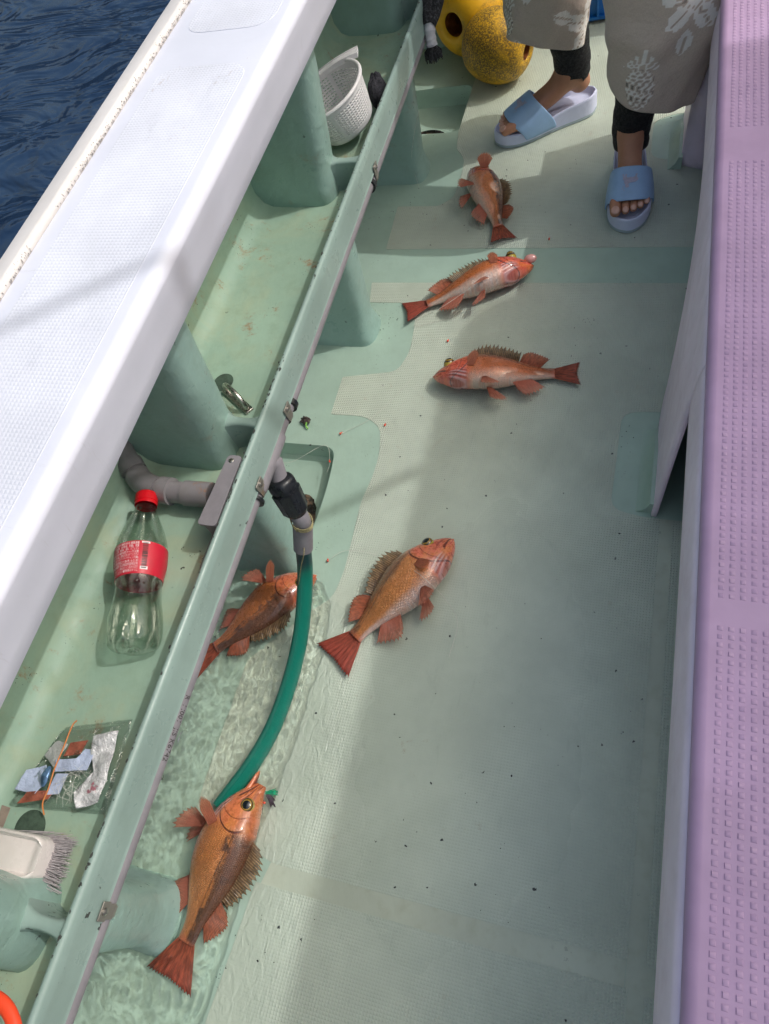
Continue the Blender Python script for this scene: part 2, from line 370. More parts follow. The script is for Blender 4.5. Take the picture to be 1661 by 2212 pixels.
b = MB(); b.loft([[(-.719, y, .645), (-.735, y, .645), (-.77, y, .2), (-.76, y, -.9), (-.725, y, -.9)] for y in (Y0, 1, Y1)]); b.build('hull_side', M['white'], gw)
# grit caught along the joint between strake and coaming
b = MB()
for i in range(2600):
    y = -.3 + 2.2 * rnd.random()
    if noisep(y, 5, 0, 9) + .6 * noisep(y, 3, 0, 40) < -.25 + .3 * rnd.random(): continue
    x = -.5892 - rnd.random() ** 2 * .008; r = .0003 + .0006 * rnd.random() ** 2; z = ZG1 + .0045 * sstep(-.5892, -.594, x) + .0008
    vs = [(x + r * math.cos(a) * (.7 + .6 * rnd.random()), y + r * math.sin(a) * (.7 + .6 * rnd.random()), z + dz) for dz in (-.001, .0005) for a in (0, 1.3, 2.5, 3.8, 5.0)]
    b.add(vs, [(5, 6, 7, 8, 9)] + [(k, (k + 1) % 5, 5 + (k + 1) % 5, 5 + k) for k in range(5)])
g = b.build('grit', plain('sand_grit', S(186, 180, 176), .8, vary=.35, nscale=300), st, smooth=False); tag(g, kind='stuff')
for (ya, yb) in ((-.62, -.02), (.02, .775), (.848, 1.55), (1.62, 2.4)):
    b = MB(); b.prism(roundpoly([(-.447, ya), (-.447, yb), (-.568, yb), (-.568, ya)], .032, 8), ZG1 - .001, ZG1 + .0005)
    b.build('nonskid_pad', M['gun'], gw, angle=20)

# ------------------------------------------------------------------ side trough below the gunwale
ZT = .36; XC = -.662; XR = -.464
tr = empty('fish_trough', (-.57, .5, 0), 'pale green trough with a raised lip along the bulwark, held on thick rounded stays', 'trough')
b = MB(); ring = []
def tprof(y):
    k = .002 * noisep(y, 3, 0, 3)
    pts = [(-.4865, ZT - .014), (-.4865, .357), (-.4762, .3675), (-.4762, .3695), (-.489, .3655), (-.500, ZT + .0005), (-.53, ZT - .001), (-.60, ZT - .001), (XC + .022, ZT + .0015), (XC + .006, ZT + .009 + k), (XC - .006, ZT + .028), (XC - .012, ZT + .075), (-.682, .55), (-.690, .648), (-.714, .648), (-.714, ZT - .014)]
    return [(p[0], y, p[1]) for p in pts]
b.loft([tprof(Y0 + (Y1 - Y0) * i / 90) for i in range(91)])
b.build('trough_floor', M['trough'], tr, angle=60)
b = MB(); b.box(-.735, -.722, Y0, Y1, -.10, .60); b.build('bulwark_wall', M['green'], tr)
b = MB(); rings = []
for i in range(241):
    y = Y0 + (Y1 - Y0) * i / 240; k = .0012 * noisep(y, 9, 0, 5)
    pts = [(XR + .001, .3685 + k * .5), (XR, .371), (XR, .374), (XR + k * .6, .405), (XR + k * .6, .408), (XR - .001, .4160), (XR - .0030, .4192), (XR - .0062, .4200), (XR - .0090, .4190), (XR - .0104, .4165), (XR - .0106, .413), (XR - .0106, .372), (XR - .0100, .3685)]
    rings.append([(p[0], y, p[1]) for p in pts])
b.loft(rings); b.build('lip_rail', M['rail'], tr, angle=60)
# flaked paint along the top edge of the lip
b = MB()
for i in range(170):
    y = -.3 + 2.3 * rnd.random()
    if noisep(y, 8, 0, 5) < -.1: continue
    x = XR - .0070 + rnd.gauss(0, .0012); r = .0008 + .0018 * rnd.random() ** 3; z = .4196 - 60 * (x - XR + .0062) ** 2
    n_ = 7; ph = rnd.random() * 6; vs = [(x + r * .6 * math.cos(ph + 2 * math.pi * k / n_) * (.6 + .7 * rnd.random()), y + r * 1.5 * math.sin(ph + 2 * math.pi * k / n_) * (.6 + .7 * rnd.random()), z + .0006) for k in range(n_)]
    b.add([(v[0], v[1], v[2] - .0018) for v in vs] + vs, [tuple(range(n_, 2 * n_))] + [(k, (k + 1) % n_, n_ + (k + 1) % n_, n_ + k) for k in range(n_)])
o = b.build('paint_chips', plain('bare_patch', (.05, .055, .05), .7, vary=.4, nscale=200), tr, smooth=False); tag(o, kind='stuff')
# stays: rounded gussets from gunwale to deck, each with a small web out to the lip
def stay(ya, wy, fat=0.0):
    b = MB(); rings = []; H = 26
    for i in range(H + 1):
        z = -.004 + (.664 + .004) * i / H
        xi = interp([0, .05, .20, .36, .50, .665], [-.545, -.542, -.534, -.529, -.512, -.492], z)
        xi -= .085 * fat * (1 - sstep(.05, .34, z))
        fl = .022 * (1 - sstep(0, .045, z)) + .012 * (sstep(.33, .36, z) - sstep(.36, .40, z))
        hw = wy / 2 + fl * .6; xi += fl * .6; yc = ya + wy / 2; r = min(hw * .98, .030)
        ring = [(-.712, yc - hw, z), (-.68, yc - hw, z), (-.64, yc - hw, z), (-.60, yc - hw, z)]
        for k in range(13):
            a = -math.pi / 2 + math.pi * k / 12; ca, sa = math.cos(a), math.sin(a)
            ring.append((xi - r + r * math.copysign(abs(ca) ** .8, ca), yc + hw * math.copysign(abs(sa) ** .8, sa), z))
        ring += [(-.60, yc + hw, z), (-.64, yc + hw, z), (-.68, yc + hw, z), (-.712, yc + hw, z)]
        ring = [(x +   .0012 * noisep(x * 22, y * 22, z * 22) * (x > -.68), y + .0012 * noisep(x * 22 + 9, y * 22, z * 22), min(zz, .634) if x < -.58 else zz) for (x, y, zz) in ring]
        rings.append(ring)
    b.loft(rings); s_ = b.build('stay', M['stay'], tr, angle=70)
    # web between stay and lip
    b = MB(); yw = ya + wy * .62; rings = []
    for i in range(9):
        t = i / 8; x = -.53 + (XR - .006 + .53) * t; e = .0075 + .010 * (abs(t - .5) * 2) ** 3
        zt = .413 + .002 * (abs(t - .5) * 2) ** 2
        rings.append([(x, yw - e, ZT - .005), (x, yw - e, zt - .004), (x, yw - e * .55, zt), (x, yw + e * .55, zt), (x, yw + e, zt - .004), (x, yw + e, ZT - .005)])
    b.loft(rings); b.build('web', M['rail'], s_, angle=60)
for ya, wy, f in ((-.172, .082, .25), (.455, .075, 0), (1.012, .072, 0), (1.548, .075, 0), (2.15, .075, 0), (-.80, .075, 0)):
    stay(ya, wy, f)
# trough drain holes are flat dark green discs, the shade below painted in; a bolt head by the lip
for (hx, hy, r) in ((-.593, .606, .0165), (-.600, -.047, .020)):
    b = MB(); n = 28
    ro = [(hx + r * math.cos(2 * math.pi * j / n), hy + r * math.sin(2 * math.pi * j / n)) for j in range(n)]
    b.loft([[(q[0], q[1], ZT + .0006) for q in ro], [(hx + (q[0] - hx) * .97, hy + (q[1] - hy) * .97, ZT - .0) for q in ro]], True, False, False)
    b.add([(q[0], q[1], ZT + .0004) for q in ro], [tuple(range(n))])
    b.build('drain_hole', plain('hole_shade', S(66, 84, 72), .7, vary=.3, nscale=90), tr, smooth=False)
b = MB(); b.lathe([(.0001, .0055), (.006, .005), (.0075, .002), (.0078, -.004)], 18, Matrix.Translation((-.492, -.10, ZT + .004)))
b.build('bolt_head', M['steel'], tr)

# bent steel ring plate beside the second stay
pe = empty('pad_eye', (-.55, .565, ZT), 'polished steel pad eye arched over the trough floor', 'pad eye')
b = MB(); a_ = Vector((-.578, .588, ZT + .004)); c_ = Vector((-.533, .557, ZT + .004)); pts = []
for i in range(19):
    a = math.pi * i / 18; pts.append(a_.lerp(c_, (1 - math.cos(a)) / 2) + Vector((0, 0, .025 * math.sin(a) ** .8)))
b.tube(pts, .0038, 14); b.build('loop', M['steel'], pe)
b = MB(); d = (c_ - a_).normalized(); q = Vector((-d.y, d.x, 0))
b.prism([tuple((a_ - d * .008 + q * .007)[:2]), tuple((c_ + d * .006 + q * .007)[:2]), tuple((c_ + d * .006 - q * .007)[:2]), tuple((a_ - d * .008 - q * .007)[:2])], ZT - .001, ZT + .003)
b.build('base_plate', M['steel'], pe, bevel=.001)

# ------------------------------------------------------------------ bench locker on the right
bn = empty('storage_bench', (.5, .3, 0), 'lilac bench locker with a pink studded lid and flared vents along its side', 'bench')
ZB = .420
def bulge(y):
    k = (y + .257) % .902                      # vents start at y = .645 and 1.547
    return .052 * (1 - sstep(.16, .62, k))
def wallx(y, z, near=False):
    bx = .114 - interp([0, .30, .37, .42], [0, .030, .029, .020], z)
    return bx - (0 if near else bulge(y)) * max(0., 1 - z / .335)
def wallpanel(ya, yb, flare):
    b = MB(); ny = max(2, int((yb - ya) / .02)); nz = 22
    def fn(u, v):
        y = ya + (yb - ya) * v; z = -.004 + (ZB - .012) * u
        return (wallx(y, z, not flare), y, z)
    b.grid(fn, nz, ny + 1)
    return b.build('side_panel', M['lav'], bn, solid=.009, offset=1, angle=60)
wallpanel(-2.0, .6445, False); wallpanel(.645, 1.546, True); wallpanel(1.547, 1.76, True)
# painted coves where the vents meet the deck
for ya in (.652, 1.554):
    b = MB(); rings = []
    for i in range(9):
        y = ya + .175 * i / 8; k = 1 - sstep(.6, 1.0, i / 8) * .8
        rings.append([(.036, y, -.002), (.0365, y, .0012), (.043, y, .004 * k), (.052, y, .014 * k), (.0575, y, .030 * k), (.066, y, .030 * k), (.066, y, -.002)])
    b.loft(rings); b.build('cove', M['green'], bn, angle=50)
# lid: a slab with a rounded edge; raised studs in panels
b = MB(); rings = []
def lid(y):
    xe = .0925 - .005 * y; pts = [(1.0, ZB - .04), (xe + .012, ZB - .04), (xe + .002, ZB - .036)]
    for k in range(7):
        a = math.pi - k / 6 * math.pi / 2; pts.append((xe + .012 + .012 * math.cos(a), ZB - .012 + .012 * math.sin(a)))
    pts += [(.2, ZB), (.5, ZB), (1.0, ZB)]
    return [(x, y, z) for x, z in pts]
b.loft([lid(-2.0 + 3.76 * i / 60) for i in range(61)])
pitx, pity = .0102, .0086
for (ya, yb) in ((-.9, .30), (.322, 1.005), (1.075, 1.70)):
    ny = int((yb - ya) / pity)
    for j in range(ny):
        y = ya + (j + .5) * pity
        for i in range(33):
            x = .1135 - .005 * y + i * pitx
            if x > .43: continue
            h, e, f = .0010, .0028, .0019
            jj = (rnd.random() - .5) * .0004
            vs = [(x + sx * e, y + sy * e, ZB - .0003) for sx, sy in ((-1, -1), (1, -1), (1, 1), (-1, 1))] + [(x + sx * f + jj, y + sy * f, ZB + h) for sx, sy in ((-1, -1), (1, -1), (1, 1), (-1, 1))]
            b.add(vs, [(4, 5, 6, 7), (0, 1, 5, 4), (1, 2, 6, 5), (2, 3, 7, 6), (3, 0, 4, 7)])
b.build('lid', M['pink'], bn, angle=60)
b = MB(); b.box(.40, .43, -2.0, 1.758, 0, ZB - .042); b.build('inner_wall', M['dark'], bn)  # near-black inner wall puts the vent hollow's shade into its colour
b = MB(); b.box(.12, 1.0, 1.74, 1.757, 0, ZB - .042); b.build('end_panel', M['lav'], bn)
# ------------------------------------------------------------------ unseen roof shaped to shade the deck
cb = empty('shade_awning', (2.2, -.4, 0), 'unseen pale canvas roof on steel posts, shaped to shade the bench side of the deck', 'shade_awning')
ZA = 2.20; XA = -.375 + .817 * ZA; YA = 1.20 + .297 * ZA
b = MB(); b.prism(roundpoly([(XA, -2.6), (3.7, -2.6), (3.7, YA), (XA, YA)], [.05, .05, .2, .20], 8), ZA, ZA + .02); 
t = NT('shade_canvas'); t.base((.70, .72, .70)); t.set(Roughness=.9)
tl_ = t.new('ShaderNodeBsdfTranslucent'); tl_.inputs[0].default_value = (.90, .93, .95, 1); mx_ = t.new('ShaderNodeMixShader'); mx_.inputs[0].default_value = .90  # cloth passes most of the sun to brighten the shade beneath
t.link(t.b.outputs[0], mx_.inputs[1]); t.link(tl_.outputs[0], mx_.inputs[2]); t.link(mx_.outputs[0], t.out.inputs[0])
b.f = [f for f in b.f if all(abs(b.v[i][2] - ZA) < 1e-6 for i in f)]; b.mi = [0] * len(b.f)      # a single skin of cloth
b.build('shade_canopy', t.m, cb)
for px_, py_ in ((XA + .08, -2.4), (XA + .1, YA - .15), (3.6, -2.4), (3.6, YA - .1)):
    b = MB(); b.tube([(px_, py_, -.1), (px_, py_, 1.0), (px_, py_, ZA + .005)], .018, 14); b.build('post', M['steel'], cb)
b = MB(); b.tube([(.50, .728, 2.23), (1.05, 1.117, 2.215), (1.62, 1.52, 2.20)], .012, 12); b.build('shadow_boom', M['steel'], cb)  # pole added out of view to cast a soft shadow streak
# ------------------------------------------------------------------ text helper (real letters, converted to mesh)
def text_mesh(body, size):
    cu = bpy.data.curves.new('lettering', 'FONT'); cu.body = body; cu.size = size; cu.resolution_u = 2
    o = bpy.data.objects.new('lettering', cu); C.objects.link(o)
    bpy.context.view_layer.update()
    me = bpy.data.meshes.new_from_object(o.evaluated_get(bpy.context.evaluated_depsgraph_get()))
    vs = [v.co.copy() for v in me.vertices]; fs = [tuple(p.vertices) for p in me.polygons]
    bpy.data.objects.remove(o); bpy.data.curves.remove(cu); bpy.data.meshes.remove(me)
    return vs, fs

# ------------------------------------------------------------------ pipes
wp = empty('water_pipe', (-.47, .3, .32), 'grey water pipe clipped under the trough lip with a dark union and elbow', 'pipe')
PX, PZ, PR = -.4745, .3555, .0108
b = MB(); b.tube([(PX, -2, PZ), (PX, .30, PZ), (PX, .43, PZ)], PR, 20)
b.tube([(PX, .47, PZ), (PX, 1.2, PZ), (PX, 3.5, PZ)], PR, 20)
pipe = b.build('pipe', M['pvc'], wp)
# tee where the branch leaves
b = MB(); b.tube([(PX, .425, PZ), (PX, .43, PZ), (PX, .515, PZ), (PX, .52, PZ)], [.0135, .0145, .0145, .0135], 20); b.build('tee', M['pvc'], wp)
U0 = P((594, 1000), .345); U1 = P((604, 1036), .322); U2 = P((643, 1108), .262); U3 = P((654, 1142), .220); U4 = P((655, 1184), .178)
d01 = (U2 - U1).normalized()
b = MB(); b.tube([Vector((PX, .47, PZ)), U0, U1], .0125, 20); b.build('branch', M['pvc'], wp)
b = MB(); rs = []
L = (U2 - U1).length; ax = d01; s0 = ax.cross(Vector((0, 0, 1))).normalized(); s1 = s0.cross(ax)
for (t, r) in ((-.06, .0135), (0, .0185), (.06, .0205), (.20, .0205), (.22, .0185), (.30, .0185), (.32, .0215), (.86, .0195), (.93, .0175), (1.0, .0150)):
    ring = []
    for j in range(64):
        a = 2 * math.pi * j / 64; rib = (.0014 * (1 if math.sin(a * 8) > .2 else 0)) if .31 < t < .9 else (.0012 * max(0, math.sin(a * 5)) if .05 < t < .21 else 0)
        ring.append(U1 + ax * L * t + (r + rib) * (math.cos(a) * s0 + math.sin(a) * s1))
    rs.append(ring)
b.loft(rs); b.build('union', M['black'], wp, angle=50)
b = MB(); pth = smoothpath([U2 - ax * .006, U2 + ax * .014, U3, U4], 6); n = len(pth)
b.tube(pth, [.0138 if i < n * .55 else .0158 for i in range(n)], 22); b.build('elbow', M['pvc'], wp, angle=50)
b = MB()
for k in range(4):
    c0 = pth[6 + k]; t = (pth[7 + k] - pth[6 + k]).normalized(); q0 = t.cross(Vector((.3 * (k - 1.5), .2, 1))).normalized(); q1 = t.cross(q0)
    b.tube([c0 + t * .006 * math.sin(2 * a_ * math.pi / 20 + k) + .0162 * (math.cos(2 * math.pi * a_ / 20) * q0 + math.sin(2 * math.pi * a_ / 20) * q1) for a_ in range(21)], .0007, 6)
b.tube(smoothpath([pth[9] + Vector((.012, -.006, .016)), P((652, 1165), .18), P((657, 1190), .20), P((650, 1225), .165), P((645, 1262), .12), P((643, 1268), .08)], 6), .0008, 6)
for k in range(5):
    c0 = P((648, 1140), .245); b.tube([c0 + Vector((.006 * math.cos(k * 1.9 + a_), .006 * math.sin(k * 2.3 + a_ * 1.3), .004 * math.sin(a_ * 2 + k))) for a_ in (0, .9, 1.8, 2.7)], .0009, 6)
b.build('twine', plain('olive_twine', S(150, 142, 104), .9, vary=.3, nscale=200), wp)
def clip(y, pl=.019, tilt=0.0):
    b = MB(); x = XR + .0015; ys = (y - pl / 2, y + pl / 2)
    b.box(x, x + .0016, ys[0], ys[1], .3675, .3815)
    rings = []
    for k in range(9):
        a = math.pi * .5 - math.pi * 1.25 * k / 8; r = PR + .0012
        rings.append([(PX + r * math.cos(a), ys[0] + .004, PZ + r * math.sin(a)), (PX + (r + .0013) * math.cos(a), ys[0] + .004, PZ + (r + .0013) * math.sin(a)), (PX + (r + .0013) * math.cos(a), ys[1] - .004, PZ + (r + .0013) * math.sin(a)), (PX + r * math.cos(a), ys[1] - .004, PZ + r * math.sin(a))])
    b.loft(rings)
    b.box(XR + .0005, XR + .0022, ys[0] + .002, ys[1] - .002, PZ - .002, .3685)
    c_ = b.build('pipe_clip', M['rusty'], wp, bevel=.0005)
    b = MB(); b.lathe([(.0001, .0030), (.0026, .0026), (.0040, .0016), (.0042, 0)], 16, Matrix.Translation((x + .0014, y, .3745)) @ Matrix.Rotation(R(90), 4, 'Y')); b.build('screw', M['steel'], c_)
for y in (.553, .425, -.100, 1.085): clip(y)
# black bands by the clips
for ya, yb, r in ((.408, .412, .0165), (.572, .580, .0150), (1.06, 1.068, .015)):
    b = MB(); b.tube([(PX, ya, PZ), (PX, yb, PZ)], r, 20); b.build('band', M['black'], wp)
# printed marking along the pipe
vs, fs = text_mesh('R  I I001  JIS K6742', .010)
Mx = Matrix.Translation((PX, .155, PZ)) @ Matrix.Rotation(R(-90), 4, 'Z')
b = MB(); w_ = []
for v in vs:
    a = R(12) - (v.y - .004) / PR; r = PR + .0003
    w_.append((PX + r * math.cos(a), .135 - v.x, PZ + r * math.sin(a)))
b.add(w_, fs); b.build('lettering', M['dark'], pipe, smooth=False)

# trough side: conduit, junction box, bent drain pipe
jb = empty('junction_box', (-.50, .39, .39), 'small grey junction box on the trough lip with conduits running both ways', 'junction box')
b = MB(); cs = [P((482, 996), .415), P((530, 998), .415), P((474, 1122), .415), P((432, 1115), .415)]
x0, x1 = -.5035, -.4895; ya, yb = .338, .440
b.prism(roundpoly([(-.5010, .338), (-.4775, .338), (-.4775, .440), (-.4950, .440)], .005, 4), .368, .412); o = b.build('housing', M['pvc'], jb, bevel=.001)
b = MB(); b.prism(roundpoly([(-.5040, .3355), (-.4770, .3355), (-.4770, .4425), (-.4980, .4425)], .006, 4), .4123, .4163); o = b.build('cover', M['pvc'], jb, bevel=.0012)
for sx, sy in ((-.4905, .434),):
    b = MB(); b.lathe([(.0001, .0016), (.003, .0012), (.0040, 0)], 14, Matrix.Translation((sx, sy, .4162))); b.box(sx - .0028, sx + .0028, sy - .0005, sy + .0005, .4175, .4182, 1); b.box(sx - .0005, sx + .0005, sy - .0028, sy + .0028, .4174, .4181, 1); b.build('screw', [M['steel'], M['dark']], o)
b = MB(); xc, zc = -.4880, .3780
b.tube([(xc, -2, zc), (xc, 0, zc), (xc, .29, zc)], .0088, 16); b.tube([(xc, .285, zc), (xc, .29, zc), (xc, .337, zc)], [.0088, .0115, .0115], 16)
b.tube([(xc + .001, .443, zc), (xc + .001, .49, zc), (xc + .001, 1.5, zc), (xc + .001, 3.5, zc)], [.0115, .0090, .0085, .0085], 16)
b.build('conduit', M['pvcdark'], jb)
dp = empty('drain_pipe', (-.6, .40, .38), 'bent grey drain pipe elbow crossing the trough behind the bottle cap', 'pipe')
e0 = P((262, 975), .44); e1 = P((292, 1020), .395); e2 = P((325, 1053), .385); e3 = P((370, 1062), .385); e4 = P((452, 1068), .385)
e0 = Vector((-.70, .470, .415)); e1 = P((290, 1018), .388); e2 = P((322, 1050), .384); e3 = P((372, 1062), .384); e4 = P((458, 1070), .384)
pth = smoothpath([e0, e1, e2, e3, e4], 8); n = len(pth)
b = MB(); b.tube(pth, .0155, 24)
for (i0, i1, r) in ((6, 8, .0185), (9, 20, .0178), (21, 24, .0195), (27, n - 1, .0178)):
    b.tube(pth[i0:i1 + 1], r, 24)
b.build('pipe', paint('stained_pvc', S(134, 130, 134), .42, rust=.9, dirt=.5, brush=.0003), dp, angle=50)

# ------------------------------------------------------------------ green hose
def mat_hose():
    t = NT('green_hose'); p = t.attr('fco'); u, v, s_ = t.sep(p)
    stripe = t.math('SINE', t.math('MULTIPLY', v, 2 * math.pi * 44))
    base = t.mix(t.ramp(stripe, -.2, .9), S(0, 116, 98), S(2, 136, 116))
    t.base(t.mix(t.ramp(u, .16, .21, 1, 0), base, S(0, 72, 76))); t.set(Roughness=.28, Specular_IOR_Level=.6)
    b_ = t.bump(stripe, .00035); t.normal(b_); return t.m
hp = [U4 - Vector((0, .0, 0)) + (U4 - U3).normalized() * -.02, U4, P((659, 1235), .125), P((656, 1310), .085), P((647, 1385), .055), P((625, 1475), .030), P((590, 1570), .0165), P((545, 1650), .0135), P((492, 1722), .0135), P((475, 1745), .0135)]
pth = smoothpath(hp, 12); n = len(pth); b = MB(); seg = 96
b.tube(pth, [.0128 + .0008 * sstep(0, 1, i / n) for i in range(n)], seg)
b.a['fco'] = [(i / (n - 1), j / seg, 0) for i in range(n) for j in range(seg)]
o = b.build('hose', mat_hose(), None, angle=60); tag(o, 'green ribbed hose curving from the grey elbow down to the deck', 'hose')

# ------------------------------------------------------------------ soft drink bottle
CO = {}
def mat_clear(name, tint=(.90, .93, .91), rough=.04, bumpd=.0006, scale=90, refl=1.0, drops=False):
    t = NT(name); t.n.remove(t.b)
    tr_ = t.new('ShaderNodeBsdfTransparent'); tr_.inputs[0].default_value = (*tint, 1)
    gl_ = t.new('ShaderNodeBsdfGlossy'); gl_.inputs['Roughness'].default_value = rough; gl_.inputs[0].default_value = (1, 1, 1, 1)
    fr = t.new('ShaderNodeFresnel'); fr.inputs['IOR'].default_value = 1.5
    p = t.pos(); h = t.noise(p, scale, 4, .6, .5)
    if drops:
        v = t.voro(p, 170); h = t.math('ADD', h, t.math('MULTIPLY', t.ramp(v, .12, .30, 1.4, 0), t.ramp(t.noise(p, 18, 2), .42, .6)))
    nb = t.bump(h, bumpd); t.link(nb, gl_.inputs['Normal']); t.link(nb, fr.inputs['Normal'])
    mx = t.new('ShaderNodeMixShader'); t.link(t.math('MINIMUM', t.math('MULTIPLY', fr.outputs[0], refl, clamp=True), .42), mx.inputs[0]); t.link(tr_.outputs[0], mx.inputs[1]); t.link(gl_.outputs[0], mx.inputs[2])
    t.link(mx.outputs[0], t.out.inputs[0]); return t.m
M['pet'] = mat_clear('clear_pet', (.80, .84, .80), drops=True, refl=1.7)
bt = empty('drink_bottle', P((305, 1250), ZT), 'empty clear plastic drink bottle with red cap and label lying in the trough', 'bottle')
bz = .0335
B0 = P((287, 1405), ZT + bz + .001); B1 = P((317, 1072), ZT + bz + .002)       # base centre, cap centre
ax = (B1 - B0).normalized(); BL = (B1 - B0).length
sx = ax.cross(Vector((0, 0, 1))).normalized(); sz = sx.cross(ax)                      # sz points up
def bp(u, r, a): return B0 + ax * (u * BL) + r * (math.cos(a) * sx + math.sin(a) * sz)
prof = [(0, .010), (.004, .020), (.02, .029), (.06, .0325), (.12, .0335), (.20, .0325), (.29, .0295), (.36, .0285), (.43, .0298), (.50, .0325), (.57, .0332), (.60, .0332), (.66, .0318), (.72, .0285), (.78, .0238), (.84, .0185), (.89, .0145), (.93, .0128), (.95, .0126)]
us = [q[0] for q in prof]; rr = [q[1] for q in prof]
b = MB(); rings = []
for i in range(91):
    u = .95 * (i / 90) ** 1.15; r0 = interp(us, rr, u); ring = []
    for j in range(80):
        a = 2 * math.pi * j / 80; pet = sstep(.17, .0, u) * .0065 * (max(0, math.cos(2.5 * a)) ** 8 if True else 0)
        pet = sstep(.16, .01, u) * (.2 + .8 * sstep(.0, .05, u)) * .009 * (abs(math.cos(2.5 * a)) ** 14)
        r = max(.002, r0 - pet)
        if .43 < u < .63: r += 0
        ring.append(bp(u, r, a))
    rings.append(ring)
b.loft(rings, True, False, False)
# the dimpled underside
n0 = len(b.v); ring0 = rings[0]; b.loft([ring0, [bp(.018, .006, 2 * math.pi * j / 80) for j in range(80)]], True, False, True)
body = b.build('bottle_body', M['pet'], bt, angle=180)
b = MB(); Mc = Matrix((sx, sz, ax)).transposed().to_4x4(); Mc.translation = B0 + ax * BL * .925
rings = []
for (z, r) in ((0, .0148), (.004, .0150), (.0045, .0143), (.0055, .0143), (.006, .0150), (.017, .0146), (.0195, .0132), (.0200, .0001)):
    rings.append([Mc @ Vector(((r + (.0004 if j % 2 and .0058 < z < .018 else 0)) * math.cos(2 * math.pi * j / 96), (r + (.0004 if j % 2 and .0058 < z < .018 else 0)) * math.sin(2 * math.pi * j / 96), z)) for j in range(96)])
b.loft(rings, True, False, False); b.build('cap', plain('red_cap', S(205, 16, 30), .35, vary=.05, bumpd=.0001), bt, angle=60)
LU0, LU1 = .405, .605
def lr(u): return interp(us, rr, u) + .0005
b = MB(); b.grid(lambda s_, t_: bp(LU0 + (LU1 - LU0) * t_, lr(LU0 + (LU1 - LU0) * t_), 2 * math.pi * s_), 96, 14, True)
lab = b.build('label', plain('red_label', S(198, 40, 60), .38, vary=.04, bumpd=.0001), bt)
# printing on the label: letters wrapped round the bottle (top of the bottle as seen = angle 90 deg)
white = plain('label_white', S(235, 220, 222), .5, vary=.02, bumpd=0); blk = plain('label_black', S(28, 20, 24), .45, vary=.05, bumpd=0)
def wrap(vs, fs, a0, u0, lift, mat, name):
    # x runs round the bottle (from the photo's left to right), y runs towards the cap
    b = MB(); w_ = []
    for v in vs:
        u = u0 + v.y / BL; a = a0 - v.x / .033
        w_.append(bp(u, lr(u) + lift, a))
    b.add(w_, fs); o = b.build(name, mat, lab, smooth=False); return o
def quad(x0, x1, y0, y1, n=10):
    vs = []; fs = []
    for i in range(n + 1): vs += [Vector((x0 + (x1 - x0) * i / n, y0, 0)), Vector((x0 + (x1 - x0) * i / n, y1, 0))]
    for i in range(n): fs.append((2 * i, 2 * i + 2, 2 * i + 3, 2 * i + 1))
    return vs, fs
A0 = R(155)
lines = ['●品名 炭酸飲料 ●原材料名 糖類(果糖', 'ぶどう糖液糖、国内製造、砂糖)、炭酸', 'カラメル色素、酸味料、香料、カフェイン', '●内容量 700ml ●賞味期限 キャップに記載', '●保存方法 高温、直射日光をさけてください', '●販売者 カスタマーマーケティング(株)', '東京都港区六本木 6-2-31', '●賞味期限 右は製造所固有記号', 'はがしにくい場合はミシン目から切り', 'とってください ●開栓後はすぐに']
allv, allf = [], []
for i, ln in enumerate(lines):
    vs, fs = text_mesh(ln, .0042)
    if not vs: continue
    mx = max(v.x for v in vs); k = .0400 / max(mx, 1e-4); k = min(k, 1.0)
    o_ = len(allv); allv += [Vector((v.x * k + .0115, v.y - i * .0041, 0)) for v in vs]; allf += [tuple(q + o_ for q in f) for f in fs]
wrap(allv, allf, A0, LU1 - .022, .0003, white, 'lettering')
vs, fs = quad(.0545, .0645, -.034, .004, 8); wrap(vs, fs, A0, LU1 - .022, .0003, white, 'barcode_panel')
allv, allf = [], []; y = -.0325
while y < .0025:
    hh = rnd.choice((.0005, .0008, .0012)); vs, fs = quad(.0560, .0625, y, y + hh, 6); o_ = len(allv); allv += vs; allf += [tuple(q + o_ for q in f) for f in fs]; y += hh + rnd.choice((.0005, .0008, .0011))
wrap(allv, allf, A0, LU1 - .022, .0006, blk, 'barcode')
vs = [Vector((.003 + .0068 * math.copysign(abs(math.cos(2 * math.pi * k / 28)) ** .7, math.cos(2 * math.pi * k / 28)), -.016 + .020 * math.copysign(abs(math.sin(2 * math.pi * k / 28)) ** .7, math.sin(2 * math.pi * k / 28)), 0)) for k in range(28)]
wrap(vs, [tuple(range(28))], A0, LU1 - .022, .0003, blk, 'black_badge')
allv, allf = [], []
for ln, yy in (('STAR', -.0015), ('WARS', -.0050)):
    vs, fs = text_mesh(ln, .0046); mx = max(v.x for v in vs); o_ = len(allv); allv += [Vector((-.001 + v.x * .0085 / mx, yy + v.y, 0)) for v in vs]; allf += [tuple(q + o_ for q in f) for f in fs]
wrap(allv, allf, A0, LU1 - .022, .0006, white, 'lettering')

